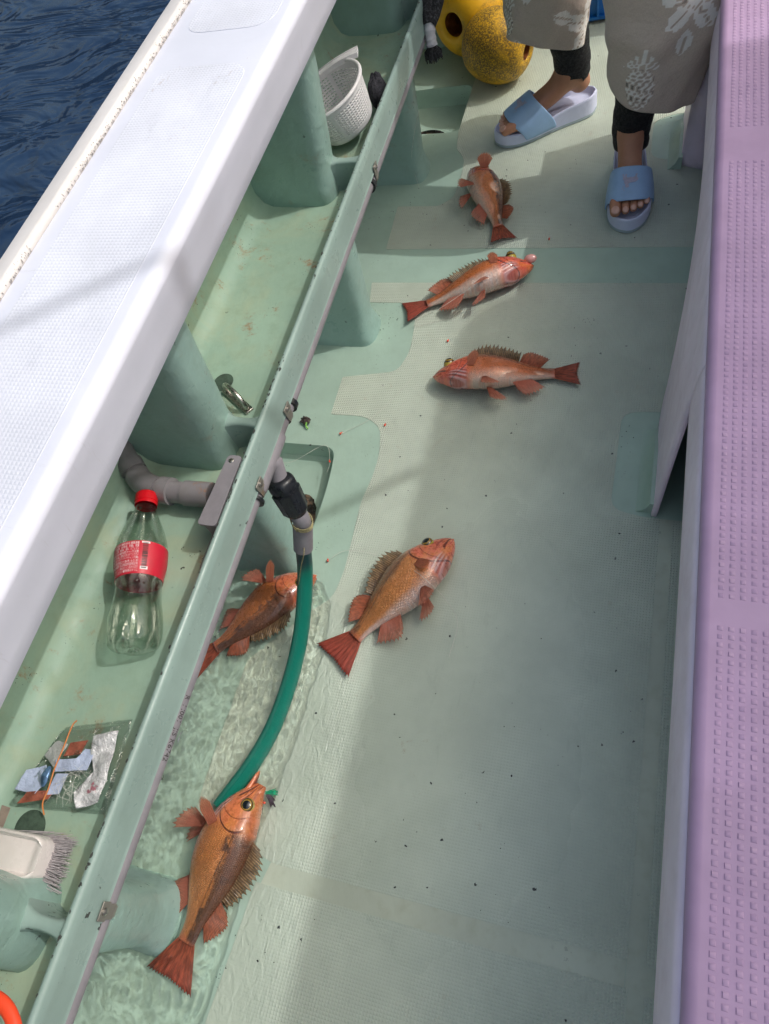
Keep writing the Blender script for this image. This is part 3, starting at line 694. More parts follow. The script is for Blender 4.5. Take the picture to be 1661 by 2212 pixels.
# ------------------------------------------------------------------ rubbish on a clear tray
tray = empty('plastic_tray', P((140, 1660), ZT), 'clear plastic tray lid holding foil, paper scraps and a soft bait packet', 'tray')
q = [P((132, 1566), ZT + .012), P((277, 1548), ZT + .012), P((215, 1757), ZT + .012), P((3, 1738), ZT + .012)]
def tq(u, v, z=0):  # u right, v down in the photo
    a = q[0].lerp(q[1], u); c = q[3].lerp(q[2], u); r = a.lerp(c, v); return Vector((r.x, r.y, ZT + z))
b = MB()
def trayf(u, v):
    e = min(u, 1 - u, (v), (1 - v)); z = .0015 + .013 * sstep(.02, .11, e) + .0012 * max(0, math.sin(e * 140)) * (1 if e < .13 else 0)
    return tq(u, v, z + .0022 * noisep(u * 11, v * 11) + .0012 * noisep(u * 31, v * 31))
b.grid(trayf, 70, 70)
b.build('tray_shell', mat_clear('clear_tray', (.86, .89, .88), .10, .004, 80, 3.4), tray, angle=60)
def sheet(poly, z, bumpz, mat, name, lab_, cat, n=18, seed=0):
    pv = [tq(u, v, 0) for u, v in poly]; b = MB(); cx = sum((p.x for p in pv)) / len(pv); cy = sum((p.y for p in pv)) / len(pv)
    rings = []
    dense = []
    for i in range(len(pv)):
        for k in range(5): dense.append(pv[i].lerp(pv[(i + 1) % len(pv)], k / 5))
    for k in range(n, 0, -1):
        rings.append([(cx + (p.x - cx) * k / n, cy + (p.y - cy) * k / n, ZT + z + bumpz * 1.1 * noisep((cx + (p.x - cx) * k / n) * 42 + seed, (cy + (p.y - cy) * k / n) * 42, seed) + bumpz * .45 * abs(noisep((cx + (p.x - cx) * k / n) * 95, (cy + (p.y - cy) * k / n) * 95, seed))) for p in dense])
    b.loft(rings, True, False, True)
    o = b.build(name, mat, None, angle=180, solid=.0004); return tag(o, lab_, cat)
blue = plain('pale_blue_paper', S(178, 190, 218), .55, vary=.1, nscale=60, bumpd=.001)
t = NT('crumpled_film'); q_ = t.pos(); c = t.mix(t.ramp(t.noise(q_, 70, 4, .7), .3, .7), S(176, 176, 180), S(232, 232, 236)); c = t.mix(t.ramp(t.noise(q_, 46, 3, .6), .63, .68, 0, .75), c, S(176, 70, 96))
t.base(c); t.set(Roughness=.16, Metallic=.12, Coat_Weight=.6); t.normal(t.bump(t.noise(q_, 110, 4, .6, .8), .004)); foil = t.m
brown = plain('brown_bait', S(150, 84, 66), .5, vary=.4, nscale=70, bumpd=.001)
filmw = mat_clear('cloudy_film', (.72, .74, .74), .2, .003, 50, 1.8)
sheet([(.10, .40), (.16, .22), (.35, .28), (.33, .55)], .016, .003, plain('cloudy_scrap', S(170, 172, 172), .3, vary=.15, nscale=50, bumpd=.001), 'film_scrap', 'cloudy grey film scrap at the upper left of the clear tray', 'scrap', seed=1)
sheet([(.30, .46), (.55, .45), (.60, .34), (.74, .36), (.74, .58), (.36, .60)], .017, .003, blue, 'paper_scrap', 'pale blue paper strip across the middle of the tray', 'scrap', seed=2)
sheet([(.02, .58), (.22, .52), (.34, .70), (.30, .86), (.06, .82)], .016, .003, blue, 'paper_scrap', 'crumpled pale blue paper at the lower left of the tray', 'scrap', seed=3)
sheet([(.40, .62), (.55, .62), (.54, .84), (.42, .86)], .016, .003, blue, 'paper_scrap', 'small pale blue paper beside the fishing line tangle', 'scrap', seed=4)
sheet([(.36, .26), (.58, .24), (.56, .40), (.36, .42)], .0155, .002, brown, 'bait_piece', 'reddish brown bait piece behind the cloudy film in the tray', 'bait', seed=5)
sheet([(.20, .84), (.47, .80), (.47, .90), (.18, .98)], .0165, .003, brown, 'bait_piece', 'reddish brown bait strip at the front edge of the tray', 'bait', seed=6)
sheet([(.66, .20), (.96, .16), (1.0, .52), (.98, .90), (.80, .98), (.70, .82), (.82, .60), (.70, .40)], .0175, .006, foil, 'foil_packet', 'crinkled clear and silver packet on the right of the tray', 'packet', n=26, seed=7)
b = MB()
for k in range(24):
    a0 = Vector(tq(.50 + .22 * rnd.random(), .60 + .28 * rnd.random(), .018)); d = Vector((rnd.uniform(-1, 1), rnd.uniform(-1, 1), 0)) * .016
    b.tube(smoothpath([a0 - d, a0 + Vector((rnd.uniform(-.003, .003), rnd.uniform(-.003, .003), .004)), a0 + d], 4), .00014, 5)
o = b.build('line_tangle', plain('nylon_line', S(214, 214, 208), .25, bumpd=0), None); tag(o, 'tangle of thin pale fishing line in the tray', 'fishing line')
b = MB(); a0 = tq(.30, .54, .020); a1 = tq(.36, .78, .020); pth = smoothpath([a0, a0.lerp(a1, .5) + Vector((0, 0, .002)), a1], 8)
b.tube(pth, [.001 + .0042 * math.sin(math.pi * min(1, i / (len(pth) - 1))) ** .6 for i in range(len(pth))], 14, flat=.6)
o = b.build('soft_lure', plain('blue_silver_lure', S(92, 122, 158), .15, metal=.5, vary=.5, nscale=160), None); tag(o, 'small blue and silver lure lying on the tray scraps', 'lure')
b = MB(); b.tube(smoothpath([P((166, 1556), ZT + .020), P((155, 1570), ZT + .021), P((135, 1620), ZT + .022), P((118, 1660), ZT + .022), P((104, 1705), ZT + .021), P((92, 1735), ZT + .019), P((95, 1760), ZT + .012)], 8), .0009, 8)
o = b.build('rubber_cord', plain('orange_cord', S(206, 130, 76), .5), None); tag(o, 'thin orange cord draped over the clear tray', 'cord')
sheet([(-.25, .95), (.06, 1.02), (.10, 1.16), (.13, 1.30), (-.25, 1.26)], .004, .0015, plain('brown_card', S(148, 132, 122), .8, vary=.12, nscale=60), 'card_scrap', 'torn grey brown card beside the drain hole above the brush', 'scrap', seed=9)

# ------------------------------------------------------------------ deck brush
br = empty('deck_brush', P((60, 1830), ZT), 'white scrubbing brush with grey splayed bristles lying in the trough', 'brush')
z0 = ZT + .030
a0 = P((-70, 1822), z0); a1 = P((97, 1858), z0); ax_ = (a1 - a0).normalized(); sd_ = Vector((-ax_.y, ax_.x, 0))
b = MB(); rings = []; Lb = (a1 - a0).length
for i in range(25):
    t = i / 24; hw = .0225 * (1 - max(0, (t - .86) / .14) ** 2.4 * .35); zz = .018 * (1 - max(0, (t - .88) / .12) ** 2 * .3)
    c0 = a0 + ax_ * Lb * t; ring = []
    for j in range(56):
        a = 2 * math.pi * j / 56; ca, sa = math.cos(a), math.sin(a); qx = math.copysign(abs(ca) ** .32, ca)
        dish = .0085 * sstep(.86, .70, abs(qx)) * sstep(1.0, .90, t) * (sa > 0)
        ring.append(c0 + sd_ * hw * qx + Vector((0, 0, zz * math.copysign(abs(sa) ** .32, sa) - dish)))
    rings.append(ring)
b.loft(rings)
b.build('handle', paint('white_brush_plastic', S(226, 218, 216), .3, rust=.6, dirt=.2, brush=.0002), br, angle=45)
b = MB()
for k in range(420):
    s_ = rnd.uniform(-1, 1); t = rnd.random()
    st_ = a1 - ax_ * (.006 + .06 * t * t) + sd_ * .021 * s_ + Vector((0, 0, -.016 + .006 * rnd.random()))
    en = a1 + ax_ * (.012 + .009 * rnd.random() - .030 * t * t) + sd_ * (.026 * s_ + rnd.uniform(-.004, .004)) + Vector((0, 0, -.024 + .016 * rnd.random()))
    b.tube([st_, st_.lerp(en, .55) + Vector((0, 0, .003)), en], [.0006, .0006, .0003], 5)
b.build('bristles', plain('grey_bristle', S(168, 162, 166), .6, vary=.15, nscale=200, bumpd=0), br)
# orange grip at the lower left edge
b = MB(); og = [P((-60, 2150), .50), P((-22, 2152), .50), P((6, 2168), .50), P((26, 2200), .50), P((36, 2250), .50), P((30, 2310), .50)]
b.tube(smoothpath(og, 8), .0062, 18, flat=.8); o = b.build('plier_grip', plain('orange_grip', S(238, 74, 38), .45, vary=.06), None); tag(o, 'bright orange curved plier grip poking in at the bottom left corner', 'pliers')

# ------------------------------------------------------------------ basket
bk = empty('strainer_basket', P((745, 260), ZT), 'white plastic strainer basket with slotted sides and a flat handle tilted in the trough', 'basket')
Rc = Vector((-.563, 1.195, .450)); up_ = Vector((-.30, -.12, 1)).normalized(); e1_ = Vector((1, .25, 0)); e1_ = (e1_ - e1_.dot(up_) * up_).normalized(); e2_ = up_.cross(e1_)
RB = .068; HB = .074
def bkp(r, h, a): return Rc + up_ * h + r * (math.cos(a) * e1_ + math.sin(a) * e2_)
b = MB(); NU, NV = 180, 44
def bkf(u, v):
    h = -HB * v; r = RB * (1 - .26 * v ** 1.3) if v < .90 else RB * (1 - .26 * .9 ** 1.3) * (1 - ((v - .9) / .1) ** 2 * .14)
    return bkp(r, h, 2 * math.pi * u)
def skip(i, j):
    if j < 4 or j > 35: return False
    k = i % 45
    if k < 4: return False
    return i % 3 != 0 and j % 3 == 0
b.grid(bkf, NU, NV, True, skip=skip)
rb = RB * (1 - .26 * .9 ** 1.3) * .86
b.loft([[bkp(rb * k, -HB + (.0 if k > .1 else 0), 2 * math.pi * j / 40) for j in range(40)] for k in (1, .7, .4, .1)], True, False, True)
wb = plain('white_basket_plastic', S(226, 224, 226), .45, vary=.06, nscale=60, bumpd=.0002)
b.build('bowl', wb, bk, solid=.0016, angle=60)
b = MB(); b.tube([bkp(RB + .002, .001, 2 * math.pi * j / 64) for j in range(65)], .0036, 10); b.build('rim', wb, bk)
h0 = bkp(RB + .002, .001, R(112)); ho = P((772, 108), .475); hd = (ho - h0); hs = hd.cross(Vector((0, 0, 1))).normalized()
b = MB(); rings = []
for i in range(9):
    t = i / 8; c0 = h0 + hd * t + Vector((0, 0, .004 * math.sin(t * math.pi))); hw = .0115 - .002 * math.sin(t * 3); th = .0025
    rings.append([c0 + hs * hw - Vector((0, 0, .007)), c0 + hs * hw + Vector((0, 0, th)), c0 + hs * (hw - .0022) + Vector((0, 0, th)), c0 + hs * (hw - .0022), c0 - hs * (hw - .0022), c0 - hs * (hw - .0022) + Vector((0, 0, th)), c0 - hs * hw + Vector((0, 0, th)), c0 - hs * hw - Vector((0, 0, .007))])
b.loft(rings); b.build('handle', wb, bk, angle=40, bevel=.0008)
b = MB(); c0 = P((816, 196), .395)
b.grid(lambda u, v: c0 + Vector((.016 * math.cos(2 * math.pi * u) * math.sin(math.pi * v),   .026 * math.sin(2 * math.pi * u) * math.sin(math.pi * v), .030 * math.cos(math.pi * v))) * (1 + .22 * noisep(math.cos(2 * math.pi * u) * 2 + 4, math.sin(2 * math.pi * u) * 2, v * 4)), 40, 24, True)
o = b.build('scrub_pad', plain('dark_pad', S(56, 56, 64), .9, vary=.5, nscale=260, bumpd=.003), None); tag(o, 'lumpy dark grey scrub pad wedged between the basket and the lip', 'scrub pad')

# ------------------------------------------------------------------ rope tail over the lip
rp = empty('rope_tail', P((935, 90), .36), 'frayed black rope end bound with white tape hanging over the trough lip', 'rope')
def mat_rope():
    t = NT('black_rope'); p = t.pos(); n = t.noise(p, 220, 4, .7); t.base(t.mix(t.ramp(n, .45, .75), (.010, .010, .012), (.10, .10, .11))); t.set(Roughness=.8); t.normal(t.bump(t.noise(t.map(p, (1, 1, .5), rot=(.5, .4, 0)), 150, 3), .003)); return t.m
mr = mat_rope()
r0 = Px((926, 52), -.455); r1 = Px((932, 92), -.452); r2 = Px((936, 112), -.450)
b = MB()
b.tube(smoothpath([r0 + Vector((-.05, .30, .06)), r0 + Vector((-.02, .13, .075)), r0 + Vector((-.006, .05, .045)), r0 + Vector((-.003, .012, .015)), r0], 8), [.014] * 32 + [.011], 16)
b.tube(smoothpath([r0 + Vector((.03, .34, .06)), r0 + Vector((.016, .15, .075)), r0 + Vector((.020, .055, .042)), r0 + Vector((.012, .02, .015)), r0 + Vector((.003, 0, 0))], 8), .0125, 16)
b.build('strand', mr, rp)
b = MB(); pth = smoothpath([r0 + Vector((0, .004, .006)), r0.lerp(r1, .5), r1, r1.lerp(r2, .3)], 8)
b.tube(pth, [.0108 + .0012 * (i % 6 == 0) - .0006 * (i % 6 == 3) for i in range(len(pth))], 18); b.build('tape', plain('white_tape', S(196, 194, 200), .6, vary=.08, nscale=80, bumpd=.0006), rp)
b = MB(); c0 = r1.lerp(r2, .2)
for k in range(220):
    a = 2 * math.pi * rnd.random(); s_ = rnd.random(); d = Vector((math.cos(a) * .016 * s_ ** .5, math.sin(a) * .016 * s_ ** .5, -.022 - .010 * rnd.random()))
    b.tube([c0 + d * .02 + Vector((0, 0, .004)), c0 + d * .6 + Vector((d.x, d.y, 0)) * .5, c0 + d + Vector((d.x, d.y, .004)) * .15], [.0011, .0012, .0007], 5)
b.build('frayed_end', mr, rp)

# ------------------------------------------------------------------ floats and crate
def mat_float(g=0.0):
    t = NT('yellow_float'); p = t.pos(); n = t.noise(p, 11, 5, .65, .3); s_ = t.voro(p, 330); n2 = t.noise(p, 260, 3, .7)
    d = t.math('MULTIPLY', t.ramp(n, .36 - g, .60 - g), t.ramp(n2, .30, .58))
    t.base(t.mix(t.math('MULTIPLY', d, .88), t.mix(t.noise(p, 25, 3), S(240, 186, 14), S(222, 168, 28)), S(66, 56, 38))); t.set(Roughness=.5); t.normal(t.bump(n2, .0006)); return t.m
M['float'] = mat_float(.06); M['float2'] = mat_float(-.08)
fin_ = plain('float_bore', S(120, 66, 20), .7, vary=.4, nscale=60)
def buoy(c, axis, r, h, hole, lab_, fm='float'):
    e = empty('net_float', (c.x, c.y, 0), lab_, 'float', 'yellow floats on the deck')
    axis = Vector(axis).normalized(); Mx = axis.to_track_quat('Z', 'Y').to_matrix().to_4x4(); Mx.translation = c
    prof = []; 
    for i in range(33):
        a = math.pi * i / 32; z = h * math.cos(a); rad = r * abs(math.sin(a)) ** .72
        if rad < hole: rad = hole
        prof.append((rad, math.copysign(min(abs(z), h * .965), z) if rad > hole else math.copysign(h * (.95 if abs(z) > h * .97 else .965), z)))
    pr = [(hole * .98, h * .90)] + [q for q in prof if q[0] > hole * 1.02] + [(hole * .98, -h * .90)]
    b = MB(); b.lathe(pr, 56, Mx); b.build('float_body', M[fm], e, angle=70)
    b = MB(); b.lathe([(hole, h * .905), (hole * .97, h * .5), (hole * .97, -h * .5), (hole, -h * .905)], 40, Mx); b.build('bore', fin_, e)
    return e
f1 = Py((1073, 97), 1.965); print('float1', f1)
RF = .098
RF = .087; c1 = P((1075, 99), RF); c2 = P((1033, 42), .104)
buoy(c1, (.93, -.30, -.06), RF, .090, .022, 'yellow float with dark grime on its near side, in front of the other float')
buoy(c2 + Vector((-.012, .05, .004)), (-.42, -.86, .10), .112, .115, .030, 'yellow float tucked behind, its dark bore hole facing the camera', 'float2')
cr = empty('fish_crate', (-.2, 2.4, 0), 'blue plastic crate behind the person and the yellow floats', 'crate')
bl = plain('blue_crate', S(10, 96, 168), .45, vary=.25, nscale=24, bumpd=.0006)
A = P((1098, 72), 0); Bp = P((1345, 35), 0); A = Vector((-.43, 2.165, 0)); Bp = Vector((.07, 2.215, 0))
d = (Bp - A).normalized(); nn = Vector((-d.y, d.x, 0)); Lc = (Bp - A).length; Wc = .32; Hc = .26
def crp(s_, t_, z): return A + d * s_ + nn * t_ + Vector((0, 0, z))
b = MB(); rings = []
for z, g_ in ((.012, 0), (Hc, -.012), (Hc, -.009), (.03, .012), (.022, .012)):
    rings.append([crp(*q, z) for q in roundpoly([(g_, g_), (Lc - g_, g_), (Lc - g_, Wc - g_), (g_, Wc - g_)], .02, 5)])
b.loft(rings, True, True, True); b.build('crate_shell', bl, cr, angle=50)
b = MB()
for k in range(7):
    s_ = .03 + (Lc - .06) * k / 6; v = [crp(s_ - .003, -.012, .012), crp(s_ + .003, -.012, .012), crp(s_ + .003, .002, .012), crp(s_ - .003, .002, .012)]
    b.loft([v, [p + Vector((0, 0, Hc - .02)) for p in v]])
for z in (.012, .10, Hc - .015):
    v = [crp(-.002, -.013, z), crp(Lc + .002, -.013, z), crp(Lc + .002, .004, z), crp(-.002, .004, z)]; b.loft([v, [p + Vector((0, 0, .007)) for p in v]])
b.build('rib', bl, cr, smooth=False)

# ------------------------------------------------------------------ little bits on the deck
bead_m = plain('red_bead', S(232, 88, 60), .3, vary=.1); nyl = mat_clear('nylon_clear', (.8, .82, .8), .1, 0, 50, 3)
for (px, lb) in (((1005 - 38, 736), 'pink red bead cluster on the sunlit deck below the second fish'), ((712, 997), 'red fishing bead at the corner of the drain well'), ((831, 918), 'red bead with a thread tail on the green patch edge'), ((735, 936), 'dull red bead in the middle of the rounded green patch'), ((708, 1211), 'red bead on a line in the water right of the hose'), ((1186, 516), 'tiny red speck bead near the striped deck band'), ((1270, 690), 'dark bead under the trail of specks on the shaded deck')):
    c0 = P(px, .0045); b = MB()
    for k in range(2): b.lathe([(.0001, .0036), (.0028, .0026), (.0036, 0), (.0028, -.0026), (.0001, -.0036)], 12, Matrix.Translation(c0 + Vector((.003 * k * rnd.uniform(-1, 1), .003 * k, -.0005))) @ Matrix.Scale(.4 if k else .62, 4))
    if 'dark bead' in lb: continue
    o = b.build('bead', bead_m, None); tag(o, lb, 'bead', 'red beads on the deck')
c0 = P((660, 908), .006); b = MB()
b.grid(lambda u, v: c0 + Vector((.010 * math.cos(2 * math.pi * u) * math.sin(math.pi * v), .009 * math.sin(2 * math.pi * u) * math.sin(math.pi * v), .006 * math.cos(math.pi * v))) * (1 + .5 * noisep(3 * math.cos(2 * math.pi * u), 3 * math.sin(2 * math.pi * u), 3 * v)), 30, 16, True)
o = b.build('bait_lump', plain('dark_bait', S(74, 62, 58), .45, vary=.5, nscale=200, bumpd=.002), None); tag(o, 'small dark bait lump with green tip on the green deck', 'bait')
b = MB(); b.tube(smoothpath([P((662, 912), .010), P((661, 920), .006), P((665, 926), .004)], 5), .0018, 8)
t_ = b.build('lure_tip', plain('lime_tip', S(140, 200, 90), .4), o)
lm = plain('thin_line', S(206, 206, 196), .3, bumpd=0)
def line(pts, lab_, r=.00035):
    b = MB(); b.tube(smoothpath([P(p, z) for (p, z) in pts], 10), r, 5); o = b.build('fishing_line', lm, None); tag(o, lab_, 'fishing line')
line([((738, 936), .004), (( 800, 905), .004), ((850, 860), .004), ((905, 800), .004), ((930, 770), .004)], 'thin line running from the green patch to the third fish')
line([((708, 1211), .006), ((745, 1190), .006), ((800, 1195), .006), ((840, 1215), .010), ((905, 1240), .07), ((985, 1330), .03), ((970, 1420), .004)], 'thin line over the back of the fourth fish')
line([((560, 975), .004), ((620, 1000), .004), ((700, 962), .004), ((712, 997), .004), ((706, 1020), .004)], 'thin looping line around the drain well')
line([((1060, 590), .05), ((960, 660), .045), ((905, 690), .015), ((898, 705), .005), ((960, 690), .004)], 'thin line trailing along the second fish')
line([((905, 240), .30), ((893, 300), .16), ((890, 350), .05), ((905, 405), .004)], 'loose line hanging from the lip beside the far stay')
b = MB()
for (px, n, sp) in (((1273, 690), 9, 14), ((840, 700), 26, 40), ((900, 430), 14, 50), ((1250, 740), 6, 60), ((1110, 960), 6, 130), ((1180, 1300), 8, 200), ((1080, 1500), 8, 220), ((1150, 1700), 6, 220), ((1180, 420), 10, 130), ((1350, 940), 8, 30), ((560, 2010), 8, 90), ((1050, 1900), 8, 150)):
    for k in range(n):
        c0 = P((px[0] + rnd.gauss(0, sp * .5), px[1] + rnd.gauss(0, sp * .5)), .0024); r = .0004 + .0008 * rnd.random() ** 2
        vs = [c0 + Vector((r * math.cos(a) * (.6 + rnd.random() * .8), r * math.sin(a) * (.6 + .8 * rnd.random()), .0004)) for a in (0, 1.0, 2.1, 3.2, 4.3, 5.3)]
        b.add([v - Vector((0, 0, .0006)) for v in vs] + vs, [(6, 7, 8, 9, 10, 11)] + [(i, (i + 1) % 6, 6 + (i + 1) % 6, 6 + i) for i in range(6)])
o = b.build('debris', M['dark'], None, smooth=False); tag(o, 'dark specks of grit and paint chips scattered on the deck', 'debris', kind='stuff')
# ------------------------------------------------------------------ rockfish
def mat_fish(name, seed, dark=1.0, belly=.0, pale=(.66, .50, .42), flank=S(196, 128, 76), head=S(196, 104, 72), back=S(58, 40, 34), metal=.22, headgold=1):
    t = NT(name); a = t.attr('fco'); u, v, s_ = t.sep(a)
    uv = t.comb(t.math('MULTIPLY', u, 1.0), t.math('MULTIPLY', v, .17), seed * 3.1)
    nb = t.noise(t.map(uv, (1, 1.6, 1)), 7.0, 5, .62, .35); nf = t.noise(uv, 34, 4, .65)
    # scales in offset rows
    sc_ = t.voro(t.map(uv, (1.0, 1.0, 0), rot=(0, 0, .78)), 104, rand=.3)
    scl = t.ramp(sc_, .18, .62)
    body_ = t.ramp(u, .27, .36); onb = t.math('MULTIPLY', body_, t.ramp(u, 1.02, .97))
    c = t.mix(t.ramp(nb, .35, .7), [k * .80 for k in flank], [min(1, k * 1.22) for k in flank])
    c = t.mix(t.math('MULTIPLY', scl, t.math('MULTIPLY', onb, .50)), c, [k * .42 for k in flank])
    c = t.mix(t.math('MULTIPLY', t.ramp(nf, .5, .75), .35), c, S(150, 62, 34))
    # pale belly
    bl_ = t.math('ADD', v, t.math('MULTIPLY', t.math('SUBTRACT', nb, .5), .35))
    c = t.mix(t.math('MULTIPLY', t.ramp(bl_, -.30 + belly, -.78 + belly), .92), c, t.mix(t.ramp(nf, .35, .7), pale, [pale[0] * .88, pale[1] * .72, pale[2] * .62]))
    # red head
    hd = t.mix(t.ramp(nf, .3, .7), [k * .72 for k in head], [min(1, k * 1.25) for k in head]); hd = t.mix(t.ramp(nb, .46, .66, 0, .7), hd, [min(1, k * 1.1) for k in flank])
    hmask = t.math('MULTIPLY', t.math('SUBTRACT', 1.0, body_), t.ramp(t.math('SUBTRACT', bl_, belly), -1.05, -.75, .55, 1.0))
    c = t.mix(hmask, c, hd)
    c = t.mix(t.math('MULTIPLY', t.ramp(u, .94, 1.0), .75), c, S(190, 92, 62))
    # dark back and saddles
    bk_ = t.math('ADD', v, t.math('MULTIPLY', t.math('SUBTRACT', nb, .5), .9))
    dk = t.ramp(bk_, .30, .52)
    nsad = t.noise(t.map(uv, (1, 1.0, 1), loc=(seed * 2.3, 0, 0)), 6.0, 5, .66, .35)
    sad = t.math('MULTIPLY', t.ramp(nsad, .44, .52), t.math('MULTIPLY', t.ramp(t.math('ADD', v, t.math('MULTIPLY', t.math('SUBTRACT', nb, .5), .7)), .06, .24), onb))
    ped = t.math('MULTIPLY', t.ramp(u, .90, .93), t.math('MULTIPLY', t.ramp(u, 1.0, .97), t.ramp(v, -.15, .25)))
    ds = t.math('MULTIPLY', t.math('MAXIMUM', t.math('MAXIMUM', sad, ped), t.math('MULTIPLY', dk, t.math('ADD', .35, t.math('MULTIPLY', onb, .58)))), dark * .88)
    c = t.mix(ds, c, t.mix(nf, back, [k * 2.2 for k in back]))
    # lateral line, gill cover edges, jaw line
    ll = t.math('ABSOLUTE', t.math('SUBTRACT', v, t.math('ADD', .30, t.math('MULTIPLY', t.math('SUBTRACT', .62, u), .38))))
    c = t.mix(t.math('MULTIPLY', t.ramp(ll, .05, .015, 0, .55), onb), c, S(70, 46, 36))
    v2 = t.math('MULTIPLY', v, v)
    go = t.math('SUBTRACT', u, t.math('SUBTRACT', .325, t.math('MULTIPLY', t.math('MULTIPLY', t.math('SUBTRACT', v, .15), t.math('SUBTRACT', v, .15)), .13)))
    gp = t.math('SUBTRACT', u, t.math('SUBTRACT', .245, t.math('MULTIPLY', v2, .09)))
    gl = t.math('MAXIMUM', t.ramp(t.math('ABSOLUTE', go), .008, .002), t.ramp(t.math('ABSOLUTE', gp), .005, .001, 0, .5))
    gl = t.math('MULTIPLY', gl, t.ramp(v, .75, .5))
    ml = t.math('SUBTRACT', v, t.math('SUBTRACT', -.05, t.math('MULTIPLY', u, 4.0)))
    ml = t.math('MULTIPLY', t.ramp(t.math('ABSOLUTE', ml), .12, .04), t.ramp(u, .125, .10))
    gl = t.math('MAXIMUM', gl, ml)
    mx_ = t.math('SUBTRACT', v, t.math('SUBTRACT', .28, t.math('MULTIPLY', u, 3.2)))
    gl = t.math('MAXIMUM', gl, t.math('MULTIPLY', t.ramp(t.math('ABSOLUTE', mx_), .09, .03, 0, .6), t.math('MULTIPLY', t.ramp(u, .15, .13), t.ramp(u, .015, .03))))
    c = t.mix(t.math('MULTIPLY', gl, .85), c, S(92, 34, 30))
    # silvery throat membranes
    th = t.math('MULTIPLY', t.math('MULTIPLY', t.ramp(u, .12, .18), t.ramp(u, .31, .28)), t.ramp(v, -.50, -.66))
    wv = t.math('SINE', t.math('ADD', t.math('MULTIPLY', v, 46), t.math('MULTIPLY', u, 30)))
    c = t.mix(t.math('MULTIPLY', th, .5), c, t.mix(t.ramp(wv, -.6, .7), S(150, 92, 92), S(206, 190, 196)))
    t.base(c); t.set(Roughness=t.ramp(nf, .3, .7, .22, .36), Metallic=t.math('MULTIPLY', onb, metal), Coat_Weight=.8, Coat_Roughness=.08, Specular_IOR_Level=.6)
    hb = t.math('ADD', t.math('MULTIPLY', t.math('MULTIPLY', scl, onb), -1.0), t.math('MULTIPLY', gl, -2.5))
    hb = t.math('ADD', hb, t.math('MULTIPLY', t.math('MULTIPLY', wv, th), .8))
    b_ = t.bump(hb, .0006); b_ = t.bump(nf, .0012, .7, b_)
    t.normal(b_); return t.m
def mat_fin(name, col, tipcol, dark=None, rays=40, clear=.25, darkamt=0.):
    t = NT(name); u, v, s_ = t.sep(t.attr('fco')); t.n.remove(t.b)
    n = t.noise(t.comb(t.math('MULTIPLY', u, 3), t.math('MULTIPLY', v, 40), 0.0), 1.2, 4, .6)
    st = t.math('SINE', t.math('MULTIPLY', v, 2 * math.pi * rays))
    c = t.mix(t.ramp(u, .15, 1.0), col, tipcol); c = t.mix(t.ramp(st, -.2, .8, 0, .5), c, [min(1, k * 1.55 + .02) for k in tipcol])
    c = t.mix(t.ramp(n, .4, .7, 0, .5), c, [k * .5 for k in col])
    if dark is not None:
        nd = t.noise(t.comb(t.math('MULTIPLY', u, 1.6), t.math('MULTIPLY', v, 5), 3.0), 1.7, 3, .6)
        c = t.mix(t.math('MULTIPLY', t.ramp(nd, .38, .62), darkamt), c, dark)
    d = t.new('ShaderNodeBsdfPrincipled'); t.link(c, d.inputs['Base Color']); d.inputs['Roughness'].default_value = .32; d.inputs['Coat Weight'].default_value = .3
    b_ = t.bump(st, .0003); t.link(b_, d.inputs['Normal'])
    tl = t.new('ShaderNodeBsdfTranslucent'); t.link(c, tl.inputs[0])
    m1 = t.new('ShaderNodeMixShader'); m1.inputs[0].default_value = .35; t.link(d.outputs[0], m1.inputs[1]); t.link(tl.outputs[0], m1.inputs[2])
    tr_ = t.new('ShaderNodeBsdfTransparent'); tr_.inputs[0].default_value = (1, .93, .88, 1)
    m2 = t.new('ShaderNodeMixShader'); t.link(t.math('MULTIPLY', t.ramp(u, .1, .9), t.math('MULTIPLY', t.ramp(st, .6, -.5), clear)), m2.inputs[0]); t.link(m1.outputs[0], m2.inputs[1]); t.link(tr_.outputs[0], m2.inputs[2])
    t.link(m2.outputs[0], t.out.inputs[0]); return t.m
F_RED = mat_fin('red_fin', S(206, 112, 88), S(224, 146, 124), rays=26, clear=.8)
F_TAIL = mat_fin('tail_fin_skin', S(200, 108, 76), S(196, 98, 76), S(104, 58, 46), 34, .08, .6)
F_TAIL2 = mat_fin('tail_fin_red', S(200, 104, 80), S(194, 90, 74), S(124, 58, 48), 34, .08, .45)
F_SPINE = mat_fin('spiny_fin', S(128, 96, 66), S(160, 132, 96), S(72, 54, 42), 26, .6, .6)
F_SOFT = mat_fin('soft_fin', S(190, 104, 70), S(206, 122, 90), S(90, 58, 46), 26, .5, .4)
F_PEC = mat_fin('pectoral_fin', S(208, 110, 84), S(224, 144, 108), rays=26, clear=.5)
def mat_eye():
    t = NT('fish_eye'); u, v, s_ = t.sep(t.attr('fco'))
    n = t.noise(t.attr('fco'), 9, 4, .6)
    c = t.mix(t.ramp(u, .58, .61), (.006, .008, .014), t.mix(n, S(150, 118, 40), S(70, 50, 26)))
    c = t.mix(t.math('MULTIPLY', t.ramp(u, .60, .62), t.ramp(u, .68, .65)), c, S(196, 160, 60))
    c = t.mix(t.ramp(u, .80, .84), c, S(60, 42, 30)); c = t.mix(t.ramp(u, .90, .96), c, S(170, 150, 60))
    t.base(c); t.set(Roughness=.06, Coat_Weight=1.0, Coat_Roughness=.03); return t.m
M_EYE = mat_eye(); M_MOUTH = plain('mouth_red', S(190, 84, 72), .25, vary=.3, nscale=150)
UU = [0, .03, .08, .15, .22, .30, .40, .50, .60, .70, .80, .90, 1.0]
